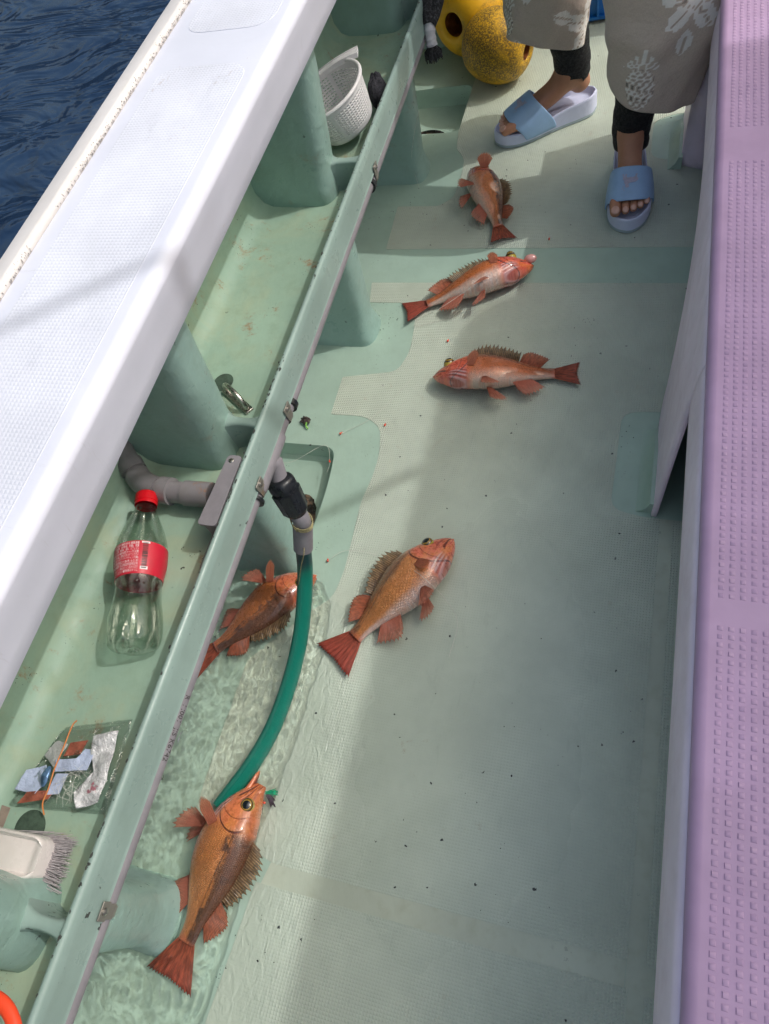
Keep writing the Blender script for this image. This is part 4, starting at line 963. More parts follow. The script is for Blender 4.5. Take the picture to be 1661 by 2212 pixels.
HU = [.018, .036, .055, .078, .100, .120, .132, .130, .117, .095, .069, .049, .047]
HL = [.020, .048, .080, .114, .138, .157, .168, .166, .148, .116, .080, .054, .049]
TT = [.016, .038, .062, .088, .104, .110, .112, .105, .090, .068, .046, .030, .020]

def fish(label, head, tail, dref, mat, roll=0., deep=1., thick=1., bend=0., zh=.026, eyeball=1.0, eyeu=.135, eyev=.42, mouth=0, spine=1.0, tailk=1.0, tspread=1.0, pec=(.34, -.40, (-.5, -.6, .9), .20, .35), pel=(.37, -.88, (.55, -.9, .1), .17, .55), soft=1.0, anal=1.0, tailmat=None, pitch=0., tailbend=0., dw=-.012, seed=1):
    O = P(head, zh); T = P(tail, .012); ax = T - O; ax.z = 0; L = ax.length; eu = ax.normalized(); ew = Vector((0, 0, 1)); ev = ew.cross(eu)
    if (P(dref, zh) - O).dot(ev) < 0: ev = -ev
    cr_, sr_ = math.cos(R(roll)), math.sin(R(roll))
    def W(u, v, w):                                # local (units of L) -> world
        uu = max(0, min(1.3, u)); rr_ = 1 - .55 * sstep(.55, 1.05, uu)     # the tail lies flatter than the body
        cr2, sr2 = math.cos(R(roll) * rr_), math.sin(R(roll) * rr_)
        v2 = v * cr2 + w * sr2; w2 = -v * sr2 + w * cr2
        v2 += bend * math.sin(math.pi * min(1, uu)) + tailbend * sstep(.8, 1.25, uu) ** 1.5
        zc = interp([-.1, 0, .15, .4, .7, .9, 1.3], [.055, .065, .088, .100, .062, .030, .014], u) * thick
        return O + L * (u * eu + v2 * ev) + ew * (-zh + L * (w2 + zc))
    hu = lambda u: interp(UU, HU, u) * deep; hl = lambda u: interp(UU, HL, u) * deep; tt = lambda u: interp(UU, TT, u) * thick
    def surf(u, vn, s_=1, out=1.0):
        w = tt(u) * math.sqrt(max(0, 1 - abs(vn) ** 2.2)) * s_
        return (u, (hu(u) if vn > 0 else hl(u)) * vn * out, w * out)
    root = empty('rockfish', (O.lerp(T, .5).x, O.lerp(T, .5).y, 0), label, 'fish', 'red rockfish lying on the deck')
    b = MB(); NR, NS = 110, 56; rings = []; att = []
    for i in range(NR + 1):
        u = (i / NR) ** 1.15; ring = []
        for j in range(NS):
            a = 2 * math.pi * j / NS; ca, sa = math.cos(a), math.sin(a)
            g = 0.0
            uo = .325 - .13 * (ca - .15) ** 2 * 1.0
            if ca < .7: g = .0075 * sstep(uo - .10, uo - .004, u) * (1 - sstep(uo - .002, uo + .006, u)) * (1 - abs(ca)) ** .4
            cheek = .006 * math.exp(-((u - .2) / .06) ** 2) * max(0, -ca + .3)
            ww = tt(u) * math.copysign(abs(sa) ** .92, sa); ww += math.copysign(g + cheek, sa) * (abs(sa) > .1)
            ring.append((u, (hu(u) if ca > 0 else hl(u)) * ca, ww)); att.append((u, ca, sa))
        rings.append(ring)
    b.loft([[W(*p) for p in r] for r in rings])
    # jaws
    def jaw(pa, pb, ra, rb_, fl, nseg=9, av=-.3):
        rr_ = []
        for i in range(nseg + 1):
            t = i / nseg; c0 = [pa[k] + (pb[k] - pa[k]) * t for k in range(3)]; r = ra + (rb_ - ra) * t ** 1.5; r *= (1 if i < nseg else .5)
            rr_.append([W(c0[0], c0[1] + r * fl * math.cos(2 * math.pi * j / 16), c0[2] + r * math.sin(2 * math.pi * j / 16)) for j in range(16)])
            for j in range(16): att.append((.03 + .04 * (1 - t), av + .3 * math.cos(2 * math.pi * j / 16), 0))
        b.loft(rr_)
    if mouth:
        jaw((.12, -.055, .0), (-.072 * mouth, -.052, .012), .050, .011, .62, av=-.55)
        jaw((.11, -.055, .035), (-.060 * mouth, -.055, .022), .016, .008, .9, av=-.55)
        jaw((.09, .020, .0), (.000, .040, .012), .045, .014, .75, av=.25)
        jaw((.105, -.005, .040), (.005, .050, .030), .014, .009, .8, av=.2)
    else:
        jaw((.10, -.045, .0), (-.012, -.004, .004), .046, .012, .62, av=-.6)
    b.a['fco'] = att
    zmin = min(v[2] for v in b.v); b.v = [(v[0], v[1], v[2] - (zmin - .0018)) for v in b.v]; dz = -(zmin - .0018)
    WW = lambda *p: (lambda q: Vector((q.x, q.y, max(.0028, q.z + dz))))(W(*p))
    body = b.build('body', mat, root, angle=180)
    if mouth:
        bm_ = MB(); bm_.loft([[WW(u_, v_ + .020 * k_ * math.cos(2 * math.pi * j / 14), .004 + .034 * k_ * math.sin(2 * math.pi * j / 14)) for j in range(14)] for (u_, v_, k_) in ((.075, -.012, 1.1), (.03, -.012, 1.0), (.015, -.010, .8), (.012, -.010, .1))])
        bm_.build('mouth', M_MOUTH, body)
    # fins
    def fan(name, mat_, base, tips, nsub=7, ripple=.0018, notch=.07, curl=0., spiny=0.):
        n = len(base); b = MB(); cols = []; at = []
        def q(t0):
            i = min(int(t0), n - 2); f = t0 - i
            return [base[i][k] + (base[i + 1][k] - base[i][k]) * f for k in range(3)], [tips[i][k] + (tips[i + 1][k] - tips[i][k]) * f for k in range(3)], f
        M_ = 4
        for c_ in range((n - 1) * M_ + 1):
            ba, ti, f = q(c_ / M_); m_ = math.sin(math.pi * f); 
            if spiny: m_ = min(1, f * 1.0) if f > 0 else 0; m_ = (1 - f) ** .8 * 0 + (math.sin(math.pi * min(1, f) ** .75)) 
            col = []
            for r_ in range(nsub + 1):
                t = r_ / nsub * (1 - notch * m_ - spiny * m_ * .20)
                p_ = [ba[k] + (ti[k] - ba[k]) * t for k in range(3)]
                p_[2] += ripple * (1 if (c_ // M_) % 2 else -1) * m_ * t + curl * t * t + ripple * .8 * noisep(c_ * .4, t * 2, seed)
                col.append(WW(*p_)); at.append((t, c_ / ((n - 1) * M_), 0))
            cols.append(col)
        b.loft(cols, False); b.a['fco'] = at
        return b.build(name, mat_, root, angle=180, solid=.0005)
    rs = random.Random(seed)
    # spiny dorsal
    ba, ti = [], []
    for k in range(13):
        u = .315 + .385 * k / 12; h = interp([0, 2, 4, 7, 10, 12], [.065, .110, .120, .106, .075, .045], k) * spine * (1 + .06 * rs.uniform(-1, 1))
        ba.append((u, hu(u) * .93, .0)); ti.append((u + .032 + .03 * (spine < .8), hu(u) + h, dw))
    fan('dorsal_fin', F_SPINE, ba, ti, 7, .004, .03, -.02 if dw < 0 else 0, spiny=1.0)
    ba, ti = [], []
    for k in range(12):
        u = .70 + .17 * k / 11; h = interp([0, 3, 7, 11], [.050, .105, .085, .035], k) * soft
        ba.append((u, hu(u) * .9, 0)); ti.append((u + .050 + .045 * k / 11, hu(u) + h, dw * .8))
    fan('soft_dorsal_fin', F_SOFT, ba, ti, 7, .002, .10, -.02 if dw < 0 else 0)
    ba, ti = [], []
    for k in range(10):
        u = .655 + .15 * k / 9; h = interp([0, 1, 3, 6, 9], [.045, .085, .135, .105, .055], k) * anal
        ba.append((u, -hl(u) * .92, .006)); ti.append((u + .045 + .075 * k / 9, -hl(u) - h, -.004))
    fan('anal_fin', F_RED, ba, ti, 7, .002, .13, -.02)
    ba, ti = [], []
    for k in range(17):
        t = k / 16 * 2 - 1; ba.append((.985, .047 * t * deep, .0))
        ln = (.205 + .045 * abs(t) ** 1.6) * tailk; ang = t * .50 * tspread
        ti.append((.985 + ln * math.cos(ang), .047 * t + ln * math.sin(ang), 0.0 - .010 * abs(t)))
    fan('tail_fin', tailmat or F_TAIL, ba, ti, 9, .0022, .06, 0)
    def paired(name, mat_, spec, n, side=1, basew=.03):
        u0, vn, d, ln, sp = spec; base0 = surf(u0, vn, side); d = Vector(d).normalized()
        # spread inside a plane holding d and an across axis
        acr = Vector((d.y, -d.x, 0)); acr = acr.normalized() if acr.length > .2 else Vector((1, 0, 0))
        ba, ti = [], []
        for k in range(n):
            t = k / (n - 1) * 2 - 1; dd = (d + acr * sp * t).normalized(); l2 = ln * ((1 - .30 * abs(t) ** 1.7 + .06 * t) if name == 'pectoral_fin' else (1.10 - .48 * ((t + 1) / 2) ** 1.2 - .10 * (t < -.9)))
            b0 = Vector(base0) + acr * basew * .5 * t
            ba.append(tuple(b0)); ti.append(tuple(b0 + dd * l2))
        return fan(name, mat_, ba, ti, 8, .0028, .13, 0)
    if pec: paired('pectoral_fin', F_PEC, pec, 13, 1, .065)
    if pel:
        paired('pelvic_fin', F_RED, pel, 8, 1, .034)
        p2_ = (pel[0] + .02, min(-.9, pel[1]), (pel[2][0] + .25, pel[2][1] * .8, -.25), pel[3] * .9, pel[4]); paired('pelvic_fin', F_RED, p2_, 8, -.5, .022)
    # eye: a rounded disc standing out of the head
    er = .045 * (1.0 + .12 * (eyeball - 1)); cu = surf(eyeu, eyev, 1); eb = MB(); at = []
    rings = []
    c0 = Vector(WW(*cu)); du = (WW(cu[0] + .02, cu[1], cu[2]) - WW(cu[0] - .02, cu[1], cu[2])).normalized(); nv_ = Vector(WW(eyeu, cu[1] * 1.02, cu[2] + .03)) - c0
    q1 = Vector(WW(*surf(eyeu, eyev + .1, 1))) - Vector(WW(*surf(eyeu, eyev - .1, 1))); nn_ = du.cross(q1).normalized()
    if nn_.z < 0: nn_ = -nn_
    nn_ = (nn_ + Vector((0, 0, .35))).normalized(); du = (du - du.dot(nn_) * nn_).normalized(); q1 = nn_.cross(du)
    for i in range(13):
        a = math.pi / 2 * i / 12; rr_ = er * L * math.sin(a) + 1e-5; hh = er * L * (.62 * eyeball) * math.cos(a)
        rings.append([c0 + nn_ * (hh - .15 * er * L) + rr_ * (math.cos(2 * math.pi * j / 32) * du + math.sin(2 * math.pi * j / 32) * q1) for j in range(32)]); at += [(math.sin(a), math.cos(2 * math.pi * j / 32), math.sin(2 * math.pi * j / 32)) for j in range(32)]
    rings.append([c0 - nn_ * .004 + er * L * 1.06 * (math.cos(2 * math.pi * j / 32) * du + math.sin(2 * math.pi * j / 32) * q1) for j in range(32)]); at += [(1.02, 0, 0)] * 32
    eb.loft(rings, True, False, False); eb.a['fco'] = at; eb.build('eye', M_EYE, root, angle=180)
    return root, WW, L, surf

FM = lambda n, **k: mat_fish('fish_skin_' + n, **k)
f6 = fish('largest coppery rockfish in the gutter with gaping mouth and green lure', (562, 1694), (402, 2036), (560, 1850), FM('gutter', seed=1.0, dark=1.0, belly=-.25, flank=S(214, 134, 74), pale=S(214, 170, 128), head=S(206, 116, 74)), roll=-4, deep=1.26, thick=1.05, bend=-.006, mouth=1, eyeu=.145, eyev=.34, pec=(.33, -.55, (-.62, -.72, .55), .19, .05), pel=(.36, -.95, (.05, -1, .12), .22, .42), spine=1.0, tailk=1.12, seed=3)
f5 = fish('rockfish lying half under the green hose with pelvic fin raised', (680, 1243), (466, 1400), (570, 1420), FM('hose', seed=2.3, dark=1.0, belly=-.35, flank=S(204, 120, 60), pale=S(196, 150, 110)), roll=-8, deep=1.26, thick=1.05, bend=.0, mouth=0, pec=(.335, -.60, (-.65, -.75, .6), .19, .05), pel=(.37, -.92, (.45, -.9, .55), .20, .42), spine=.85, tailk=1.15, tspread=.62, seed=5)
f4 = fish('deep bodied golden rockfish with spread red fins right of the hose', (977, 1166), (766, 1377), (800, 1230), FM('golden', seed=3.7, dark=.65, belly=-.22, flank=S(214, 138, 78), pale=S(214, 190, 182), head=S(206, 106, 84)), roll=10, deep=1.30, thick=1.15, bend=.01, mouth=0, eyeu=.165, eyev=.50, eyeball=1.2, dw=.05, pec=(.33, -.18, (-.12, -.85, .25), .13, .16), pel=(.43, -.86, (.30, -.9, .35), .185, .42), spine=1.0, tailk=1.12, tspread=1.05, tailmat=F_TAIL2, seed=7)
f3 = fish('rockfish with its head to the left and bulging black eye on shaded deck', (938, 813), (1199, 807), (1060, 760), FM('shade', seed=5.1, dark=.5, belly=-.26, flank=S(216, 122, 72), pale=S(222, 200, 186), head=S(200, 88, 68)), roll=14, deep=1.12, thick=1.12, bend=.004, eyeu=.135, eyev=.66, eyeball=1.7, dw=.10, pec=(.325, -.42, (.22, .9, .30), .165, .10), pel=(.44, -.86, (.30, -.9, .30), .21, .34), spine=.80, soft=.8, tailk=.95, tspread=.75, tailmat=F_TAIL, seed=9)
f2 = fish('pale bellied rockfish with a popped out eye beside the green deck band', (1150, 574), (922, 657), (1000, 590), FM('popeye', seed=6.6, dark=.45, belly=-.16, flank=S(216, 120, 62), pale=S(226, 206, 198), head=S(200, 84, 62)), roll=20, deep=1.08, thick=1.2, bend=.006, mouth=0, eyeu=.165, eyev=.78, eyeball=2.4, dw=.10, pec=(.345, -.38, (-.12, .9, .35), .15, .12), pel=(.47, -.84, (.25, -.95, .25), .20, .34), spine=.7, soft=.8, tailk=1.05, tspread=.85, tailmat=F_TAIL2, seed=11)
f1 = fish('small rockfish farthest away with a fan fin raised over its head', (1026, 366), (1077, 491), (1090, 420), FM('far', seed=8.2, dark=1.0, belly=-.16, flank=S(214, 128, 74), pale=S(218, 192, 176), head=S(184, 88, 70)), roll=20, deep=1.26, thick=1.3, bend=.03, mouth=0, eyeu=.13, eyev=.72, eyeball=1.6, dw=.07, pec=(.28, -.12, (-.72, .10, .85), .19, .50), pel=(.46, -.86, (.10, -.95, .2), .24, .34), spine=.85, tailk=1.0, tspread=.85, tailmat=F_TAIL, seed=13)
# swim bladder bulging from the second fish's mouth
r_, WW, L_, sf = f2
b = MB(); c0 = WW(.045, .035, .05)
b.lathe([(.0095 * math.sin(math.pi * i / 14) + 1e-5, .014 * math.cos(math.pi * i / 14)) for i in range(15)], 24, Matrix.Translation(c0 + Vector((.010, .002, .002))) @ Matrix.Rotation(R(80), 4, 'Y'))
b.build('swim_bladder', plain('bladder_pink', S(224, 164, 156), .12, vary=.08, nscale=120, coat=.6), r_)
# lure in the largest fish's jaw
lu = empty('fishing_lure', P((588, 1716), 0), 'green feather lure with red bead hooked at the largest fish jaw', 'lure')
b = MB()
for k in range(26):
    a0 = P((575 + rnd.uniform(-3, 3), 1712 + rnd.uniform(-3, 3)), .026); a1 = P((598 + rnd.uniform(-8, 4), 1712 + rnd.uniform(-9, 9)), .012)
    b.tube([a0, a0.lerp(a1, .5) + Vector((0, 0, .003)), a1], [.0008, .0009, .0003], 5)
b.build('feather', plain('green_feather', S(18, 150, 110), .4, vary=.4, nscale=200), lu)
b = MB()
for k in range(22):
    a0 = P((578 + rnd.uniform(-3, 3), 1716 + rnd.uniform(-3, 3)), .024); a1 = P((590 + rnd.uniform(-6, 6), 1738 + rnd.uniform(-8, 8)), .008)
    b.tube([a0, a0.lerp(a1, .5) + Vector((.002, 0, .002)), a1], [.0010, .0012, .0004], 5)
b.build('dark_feather', plain('dark_feather', S(74, 62, 72), .4, vary=.4, nscale=200), lu)
b = MB(); b.lathe([(.0001, .0022), (.0018, .0014), (.0022, 0), (.0018, -.0014), (.0001, -.0022)], 12, Matrix.Translation(P((571, 1734), .024))); b.build('bead', bead_m, lu)
# shallow water lying in the gutter
def mat_water(name):
    t = NT(name); t.n.remove(t.b); p = t.pos()
    rf = t.new('ShaderNodeBsdfRefraction'); rf.inputs['IOR'].default_value = 1.33; rf.inputs['Roughness'].default_value = 0.0; rf.inputs[0].default_value = (.99, 1, .995, 1)
    gl_ = t.new('ShaderNodeBsdfGlossy'); gl_.inputs['Roughness'].default_value = .02
    fr = t.new('ShaderNodeFresnel'); fr.inputs['IOR'].default_value = 1.33
    mx = t.new('ShaderNodeMixShader'); t.link(fr.outputs[0], mx.inputs[0]); t.link(rf.outputs[0], mx.inputs[1]); t.link(gl_.outputs[0], mx.inputs[2])
    t.link(mx.outputs[0], t.out.inputs[0]); return t.m
wout = [(-.715, -.34), (-.486, -.34), (-.470, -.22), (-.466, -.10), (-.470, .0), (-.458, .08), (-.452, .16), (-.450, .24), (-.446, .30), (-.452, .36), (-.462, .41), (-.492, .445), (-.545, .458), (-.715, .458)]
def inside(x, y, poly):
    c_ = False; j = len(poly) - 1
    for i in range(len(poly)):
        if (poly[i][1] > y) != (poly[j][1] > y) and x < (poly[j][0] - poly[i][0]) * (y - poly[i][1]) / (poly[j][1] - poly[i][1]) + poly[i][0]: c_ = not c_
        j = i
    return c_
def edged(x, y, poly):
    x += .004 * noisep(x, y, 1, 30); y += .004 * noisep(x, y, 2, 30)
    d = 9
    for i in range(len(poly)):
        a = Vector(poly[i - 1]); b_ = Vector(poly[i]); q = Vector((x, y)); t = max(0, min(1, (q - a).dot(b_ - a) / (b_ - a).length_squared)); d = min(d, (q - (a + (b_ - a) * t)).length)
    return d if inside(x, y, poly) else -d
rw = random.Random(3); wave_dirs = [(rw.uniform(0, 2 * math.pi), rw.uniform(.0085, .018) if k < 12 else rw.uniform(.02, .035), rw.uniform(0, 6)) for k in range(16)]
def wz(x, y):
    d = edged(x, y, wout); z = .0046 + .0052 * sstep(.0, .08, d)
    act = (.30 + .70 * max(0., min(1., .5 + 1.3 * noisep(x, y, 2, 5.5)))) * sstep(.001, .018, d)
    calm = 1 - .75 * sstep(-.18, -.30, y); s_ = 0
    xx = x + .008 * noisep(x, y, 7, 26); yy = y + .008 * noisep(x, y, 8, 26)
    for a, l, ph in wave_dirs: s_ += math.sin((xx * math.cos(a) + yy * math.sin(a)) * 2 * math.pi / l + ph) * l / .012
    return z + act * calm * .00018 * s_ * (1 - .35 * sstep(-.49, -.455, x))
b = MB(); stp = .0017; nx = int((.742 - .40) / stp); ny = int(.94 / stp)
idx = {}
for j in range(ny + 1):
    for i in range(nx + 1):
        x = -.715 + i * stp; y = -.34 + j * stp
        if y > -.26 or True:
            if edged(x, y, wout) > 0: idx[(i, j)] = len(b.v); b.v.append((x, y, wz(x, y)))
for (i, j), k in list(idx.items()):
    q = [(i, j), (i + 1, j), (i + 1, j + 1), (i, j + 1)]
    if all(z in idx for z in q): b.f.append(tuple(idx[z] for z in q[::-1])); b.mi.append(0)
wat = b.build('water', mat_water('clear_water'), angle=180, recalc=False); tag(wat, kind='structure')
wat.cycles.is_caustics_caster = True
deck.cycles.is_caustics_receiver = True
sl.cycles.is_caustics_light = True
for o in bpy.data.objects:
    if o.type == 'MESH' and (o.name.split('.')[0] in ('nonskid_panel', 'stay', 'hose', 'deck_drain_hole') or (o.parent and o.parent.name.startswith('rockfish'))): o.cycles.is_caustics_receiver = True
# ------------------------------------------------------------------ person
ps = empty('person', (-.12, 1.68, 0), 'person in grey floral cropped trousers, black leggings and pale blue slides', 'person')
SK = plain('skin', S(186, 132, 104), .5, vary=.10, nscale=26, bumpd=.0006)
TIP = {}
def ffr(heel, toe):  # foot frame on the deck
    f = (toe - heel); f.z = 0; f.normalize(); return f
H_L, T_L = P((1357, 338), .0), P((1357, 502), .0)     # left foot, toes to the camera
H_R, T_R = P((1286, 232), .0), P((1078, 309), .0)     # right foot, toes to the left
def foot_frame(h, t, med):
    f = ffr(h, t); s_ = Vector((-f.y, f.x, 0)); s_ = s_ if med > 0 else -s_      # s: towards the little toe
    def F(a, b_, z): return h + f * a + s_ * b_ + Vector((0, 0, z))
    return F
FL = foot_frame(H_L, T_L, 1); FR = foot_frame(H_R, T_R, -1)
print('FL little toe', FL(.2, .04, 0), 'FR', FR(.2, .04, 0))
sv, se, srad = [], [], []
def nv(p, r): sv.append(tuple(p)); srad.append(r); return len(sv) - 1
def ed(a, b_): se.append((a, b_))
pelvis = nv((-.135, 1.70, .88), .13)
def leg(F, hip, knee, calf):
    h = nv(hip, .085); ed(pelvis, h); th = nv(Vector(hip).lerp(Vector(knee), .5), .072); ed(h, th); kn = nv(knee, .052); ed(th, kn); cf = nv(calf, .046); ed(kn, cf)
    an = nv(F(.060, -.002, .118), .0315); ed(cf, an)
    he = nv(F(.034, .0, .062), .0290); ed(an, he); md = nv(F(.112, -.002, .078), .0285); ed(an, md); ba = nv(F(.150, .0, .064), .0270); ed(md, ba)
    for (s0, r0, l_) in ((-.0265, .0155, .068), (-.008, .0112, .064), (.0065, .0105, .058), (.019, .0100, .049), (.0305, .0095, .038)):
        a0 = nv(F(.184, s0, .050), r0); ed(ba, a0); a1 = nv(F(.190 + l_ * .6, s0 * 1.12, .0490), r0 * .88); ed(a0, a1); a2 = nv(F(.188 + l_, s0 * 1.12, .0445), r0 * .74); ed(a1, a2)
        TIP.setdefault(id(F), []).append((F(.188 + l_ * .93, s0 * 1.12, .0445 + r0 * .70), r0))
knL = Vector((-.015, 1.53, .46)); knR = Vector((-.235, 1.70, .46))
leg(FL, (-.055, 1.68, .83), knL, Vector((-.030, 1.535, .30))); leg(FR, (-.215, 1.73, .83), knR, Vector((-.222, 1.755, .30)))
sp = nv((-.145, 1.70, 1.02), .115); ed(pelvis, sp); ch = nv((-.15, 1.69, 1.20), .125); ed(sp, ch); ne = nv((-.155, 1.68, 1.37), .050); ed(ch, ne)
hd1 = nv((-.157, 1.672, 1.45), .070); ed(ne, hd1); hd2 = nv((-.158, 1.668, 1.53), .080); ed(hd1, hd2); hd3 = nv((-.158, 1.672, 1.585), .058); ed(hd2, hd3); nose_ = nv((-.185, 1.585, 1.495), .011); ed(hd1, nose_)
for s_ in (1, -1):
    dx = Vector((.86, -.5, 0)) * s_
    sh = nv(Vector((-.15, 1.69, 1.30)) + dx * .17, .048); ed(ch, sh); el = nv(Vector((-.15, 1.68, 1.05)) + dx * .22, .036); ed(sh, el)
    wr = nv(Vector((-.19, 1.55, .90)) + dx * .20, .024); ed(el, wr); pm = nv(Vector((-.205, 1.50, .86)) + dx * .195, .028); ed(wr, pm)
    for k in range(4):
        q = Vector((-.215, 1.47, .83)) + dx * (.165 + .02 * k); a0 = nv(q, .0090); ed(pm, a0); a1 = nv(q + Vector((-.006, -.016, -.030)), .0082); ed(a0, a1); a2 = nv(q + Vector((-.004, -.012, -.052 + .006 * abs(k - 1))), .0072); ed(a1, a2)
    q = Vector((-.205, 1.50, .85)) + dx * (.195 - .035 * s_); a0 = nv(q, .0095); ed(pm, a0); a1 = nv(q + Vector((-.008, -.02, -.030)), .0085); ed(a0, a1)
me = bpy.data.meshes.new('body'); me.from_pydata(sv, se, []); body = bpy.data.objects.new('body', me); C.objects.link(body)
me.materials.append(SK)
md = body.modifiers.new('skin', 'SKIN'); md.use_smooth_shade = True; md.branch_smoothing = .3
for i, r in enumerate(srad): me.skin_vertices[0].data[i].radius = (r, r); me.skin_vertices[0].data[i].use_root = (i == pelvis)
md = body.modifiers.new('sub', 'SUBSURF'); md.levels = 2; md.render_levels = 2
body.parent = ps; body.matrix_parent_inverse = Matrix.Translation(-Vector(ps.location))
nail = plain('toenail', S(214, 168, 150), .3, vary=.05, bumpd=0)
for F in (FL, FR):
    b = MB()
    for (c0, r0) in TIP[id(F)]:
        f = (F(1, 0, 0) - F(0, 0, 0)); s_ = (F(0, 1, 0) - F(0, 0, 0)); n_ = (Vector((0, 0, 1)) + f * .5).normalized(); f2_ = (f - f.dot(n_) * n_).normalized()
        b.loft([[c0 + n_ * (hh * r0) + (f2_ * math.cos(2 * math.pi * j / 14) * .62 + s_ * math.sin(2 * math.pi * j / 14) * .58) * r0 * k for j in range(14)] for (k, hh) in ((1.0, -.12), (.9, .06), (.5, .13), (.01, .15))])
    o = b.build('toenails', nail, body)

hair = MB(); hc = Vector((-.158, 1.69, 1.555))
hair.grid(lambda u, v: hc + Vector((.098 * math.cos(2 * math.pi * u) * math.sin(1.75 * v), .10 * math.sin(2 * math.pi * u) * math.sin(1.75 * v) + .012, .092 * math.cos(1.75 * v))), 32, 16, True)
hair.build('hair', plain('dark_hair', (.012, .010, .009), .5, nscale=200, bumpd=.002), ps)
for s_ in (-.03, .03):
    b = MB(); c0 = Vector((-.172, 1.597, 1.535)) + Vector((.86, -.5, 0)) * s_; b.lathe([(.0001, .011), (.008, .007), (.011, 0), (.008, -.007), (.0001, -.011)], 14, Matrix.Translation(c0)); b.build('eye', M['dark'], ps)
# leggings, trousers, shirt
def rings_on(path, rads, n=48, wr=0., seed=0, flat=None):
    rings = []; pts = [Vector(p) for p in path]
    for i, p in enumerate(pts):
        t = (pts[min(i + 1, len(pts) - 1)] - pts[max(i - 1, 0)]).normalized(); a = Vector((1, 0, 0)); a = (a - a.dot(t) * t).normalized(); c_ = t.cross(a); r = rads[i]
        rx, ry = r if isinstance(r, tuple) else (r, r)
        rings.append([p + (a * math.cos(2 * math.pi * j / n) * rx + c_ * math.sin(2 * math.pi * j / n) * ry) * (1 + wr * noise.noise(Vector((math.cos(2 * math.pi * j / n) * 1.5 + seed, math.sin(2 * math.pi * j / n) * 1.5, i * .45)))) for j in range(n)])
    return rings
LEG = plain('black_leggings', (.006, .006, .010), .75, vary=.3, nscale=90, bumpd=.0012)
for F, kn, cf, c_lo, sd_ in ((FL, knL, Vector((-.030, 1.535, .30)), None, 1), (FR, knR, Vector((-.222, 1.755, .30)), None, 5)):
    a0 = F(.061, 0, (.076 if sd_ == 1 else .112)); path = smoothpath([a0, F(.060, 0, .125), cf.lerp(F(.06, 0, .12), .5), cf, cf.lerp(kn, .5), kn], 6)
    rd = [interp([0, .05, .4, .7, 1], [.0375, .0375, .045, .055, .060], i / (len(path) - 1)) * (1 + .025 * math.sin(i * 1.9)) for i in range(len(path))]
    b = MB(); b.loft(rings_on(path, rd, 40, .05, sd_)); b.build('leggings', LEG, ps, angle=180, solid=.002)
# floral cloth: hibiscus, pineapple and leaf shapes woven into the print
def flowers():
    return [(.25, .40, .085, .3), (.62, .22, .075, 1.2), (.93, .45, .085, 2.0), (.45, .78, .085, .8), (.78, .80, .08, 2.6), (.10, .80, .08, 1.7)]
def mat_floral(name):
    t = NT(name); a = t.attr('fco'); u, v, s_ = t.sep(a); p = t.pos()
    cloth = t.mix(t.noise(p, 420, 3, .6), S(180, 163, 152), S(216, 200, 189))
    c = t.mix(t.ramp(s_, .25, .75), cloth, t.mix(t.noise(p, 300, 2), S(226, 221, 218), S(240, 236, 233)))
    c = t.mix(t.ramp(s_, -.25, -.75), c, S(84, 78, 76))
    t.base(c); t.set(Roughness=.85, Sheen_Weight=.2)
    t.normal(t.bump(t.noise(p, 700, 2), .0006, 1, t.bump(t.noise(p, 26, 4, .6), .006))); return t.m
def print_val(x, y):            # x round the leg (m), y up the leg (m); returns >0 light print, <0 dark print
    best = 0.; cx, cy = .205, .150
    gx, gy = math.floor(x / cx), math.floor(y / cy)
    for ix in (gx - 1, gx, gx + 1):
        for iy in (gy - 1, gy, gy + 1):
            h = math.sin(ix * 12.9898 + iy * 78.233) * 43758.5453; h -= math.floor(h); h2 = math.sin(ix * 39.3 + iy * 11.1) * 24634.63; h2 -= math.floor(h2)
            px_, py_ = (ix + .5 + .22 * (h - .5)) * cx + (cx * .5 if iy % 2 else 0) * .5, (iy + .5 + .25 * (h2 - .5)) * cy
            dx, dy = x - px_, y - py_; r = math.hypot(dx, dy); th = math.atan2(dy, dx) + h * 6.28
            if (ix + iy) % 3 != 2:
                pet = abs(math.cos(2.5 * th)) ** .55; Rr = .040 + .022 * pet
                Rr *= 1 + .05 * math.sin(th * 23)
                if r < Rr * (.35 + .65 * pet):
                    best = 1.
                    if (abs(math.sin(2.5 * th + 1.57)) ** .5 > .0) and abs((th * 2.5 / math.pi + .5) % 1 - .5) < .045 / (r / .03 + .3) and r > .012: best = -.6
                    if abs(math.sin(th * 12.5)) > .985 and .010 < r < .036: best = -.5
                for sgn in (0, 1, 2):
                    la = h * 6.28 + 1.1 + sgn * 2.05; lx = dx * math.cos(la) + dy * math.sin(la) - .078; ly = -dx * math.sin(la) + dy * math.cos(la)
                    if abs(lx) < .026 and abs(ly) < .016 * (1 - (lx / .026) ** 2): best = max(best, .85) if abs(ly) > .0012 else -.5
            else:
                ex, ey = dx / .030, dy / .044
                if ex * ex + ey * ey < 1:
                    k = (dx + dy * .6) / .013; k2 = (dx - dy * .6) / .013; e_ = min(abs(k - round(k)), abs(k2 - round(k2))); best = .8 if e_ > .12 else -.6
                elif .036 < dy < .085 and abs(dx) < .034 * (1 - (dy - .036) / .05) + .004 and math.sin(math.atan2(dy - .03, dx) * 17) > -.2: best = .75
    return best
FLO = mat_floral('floral_cloth')
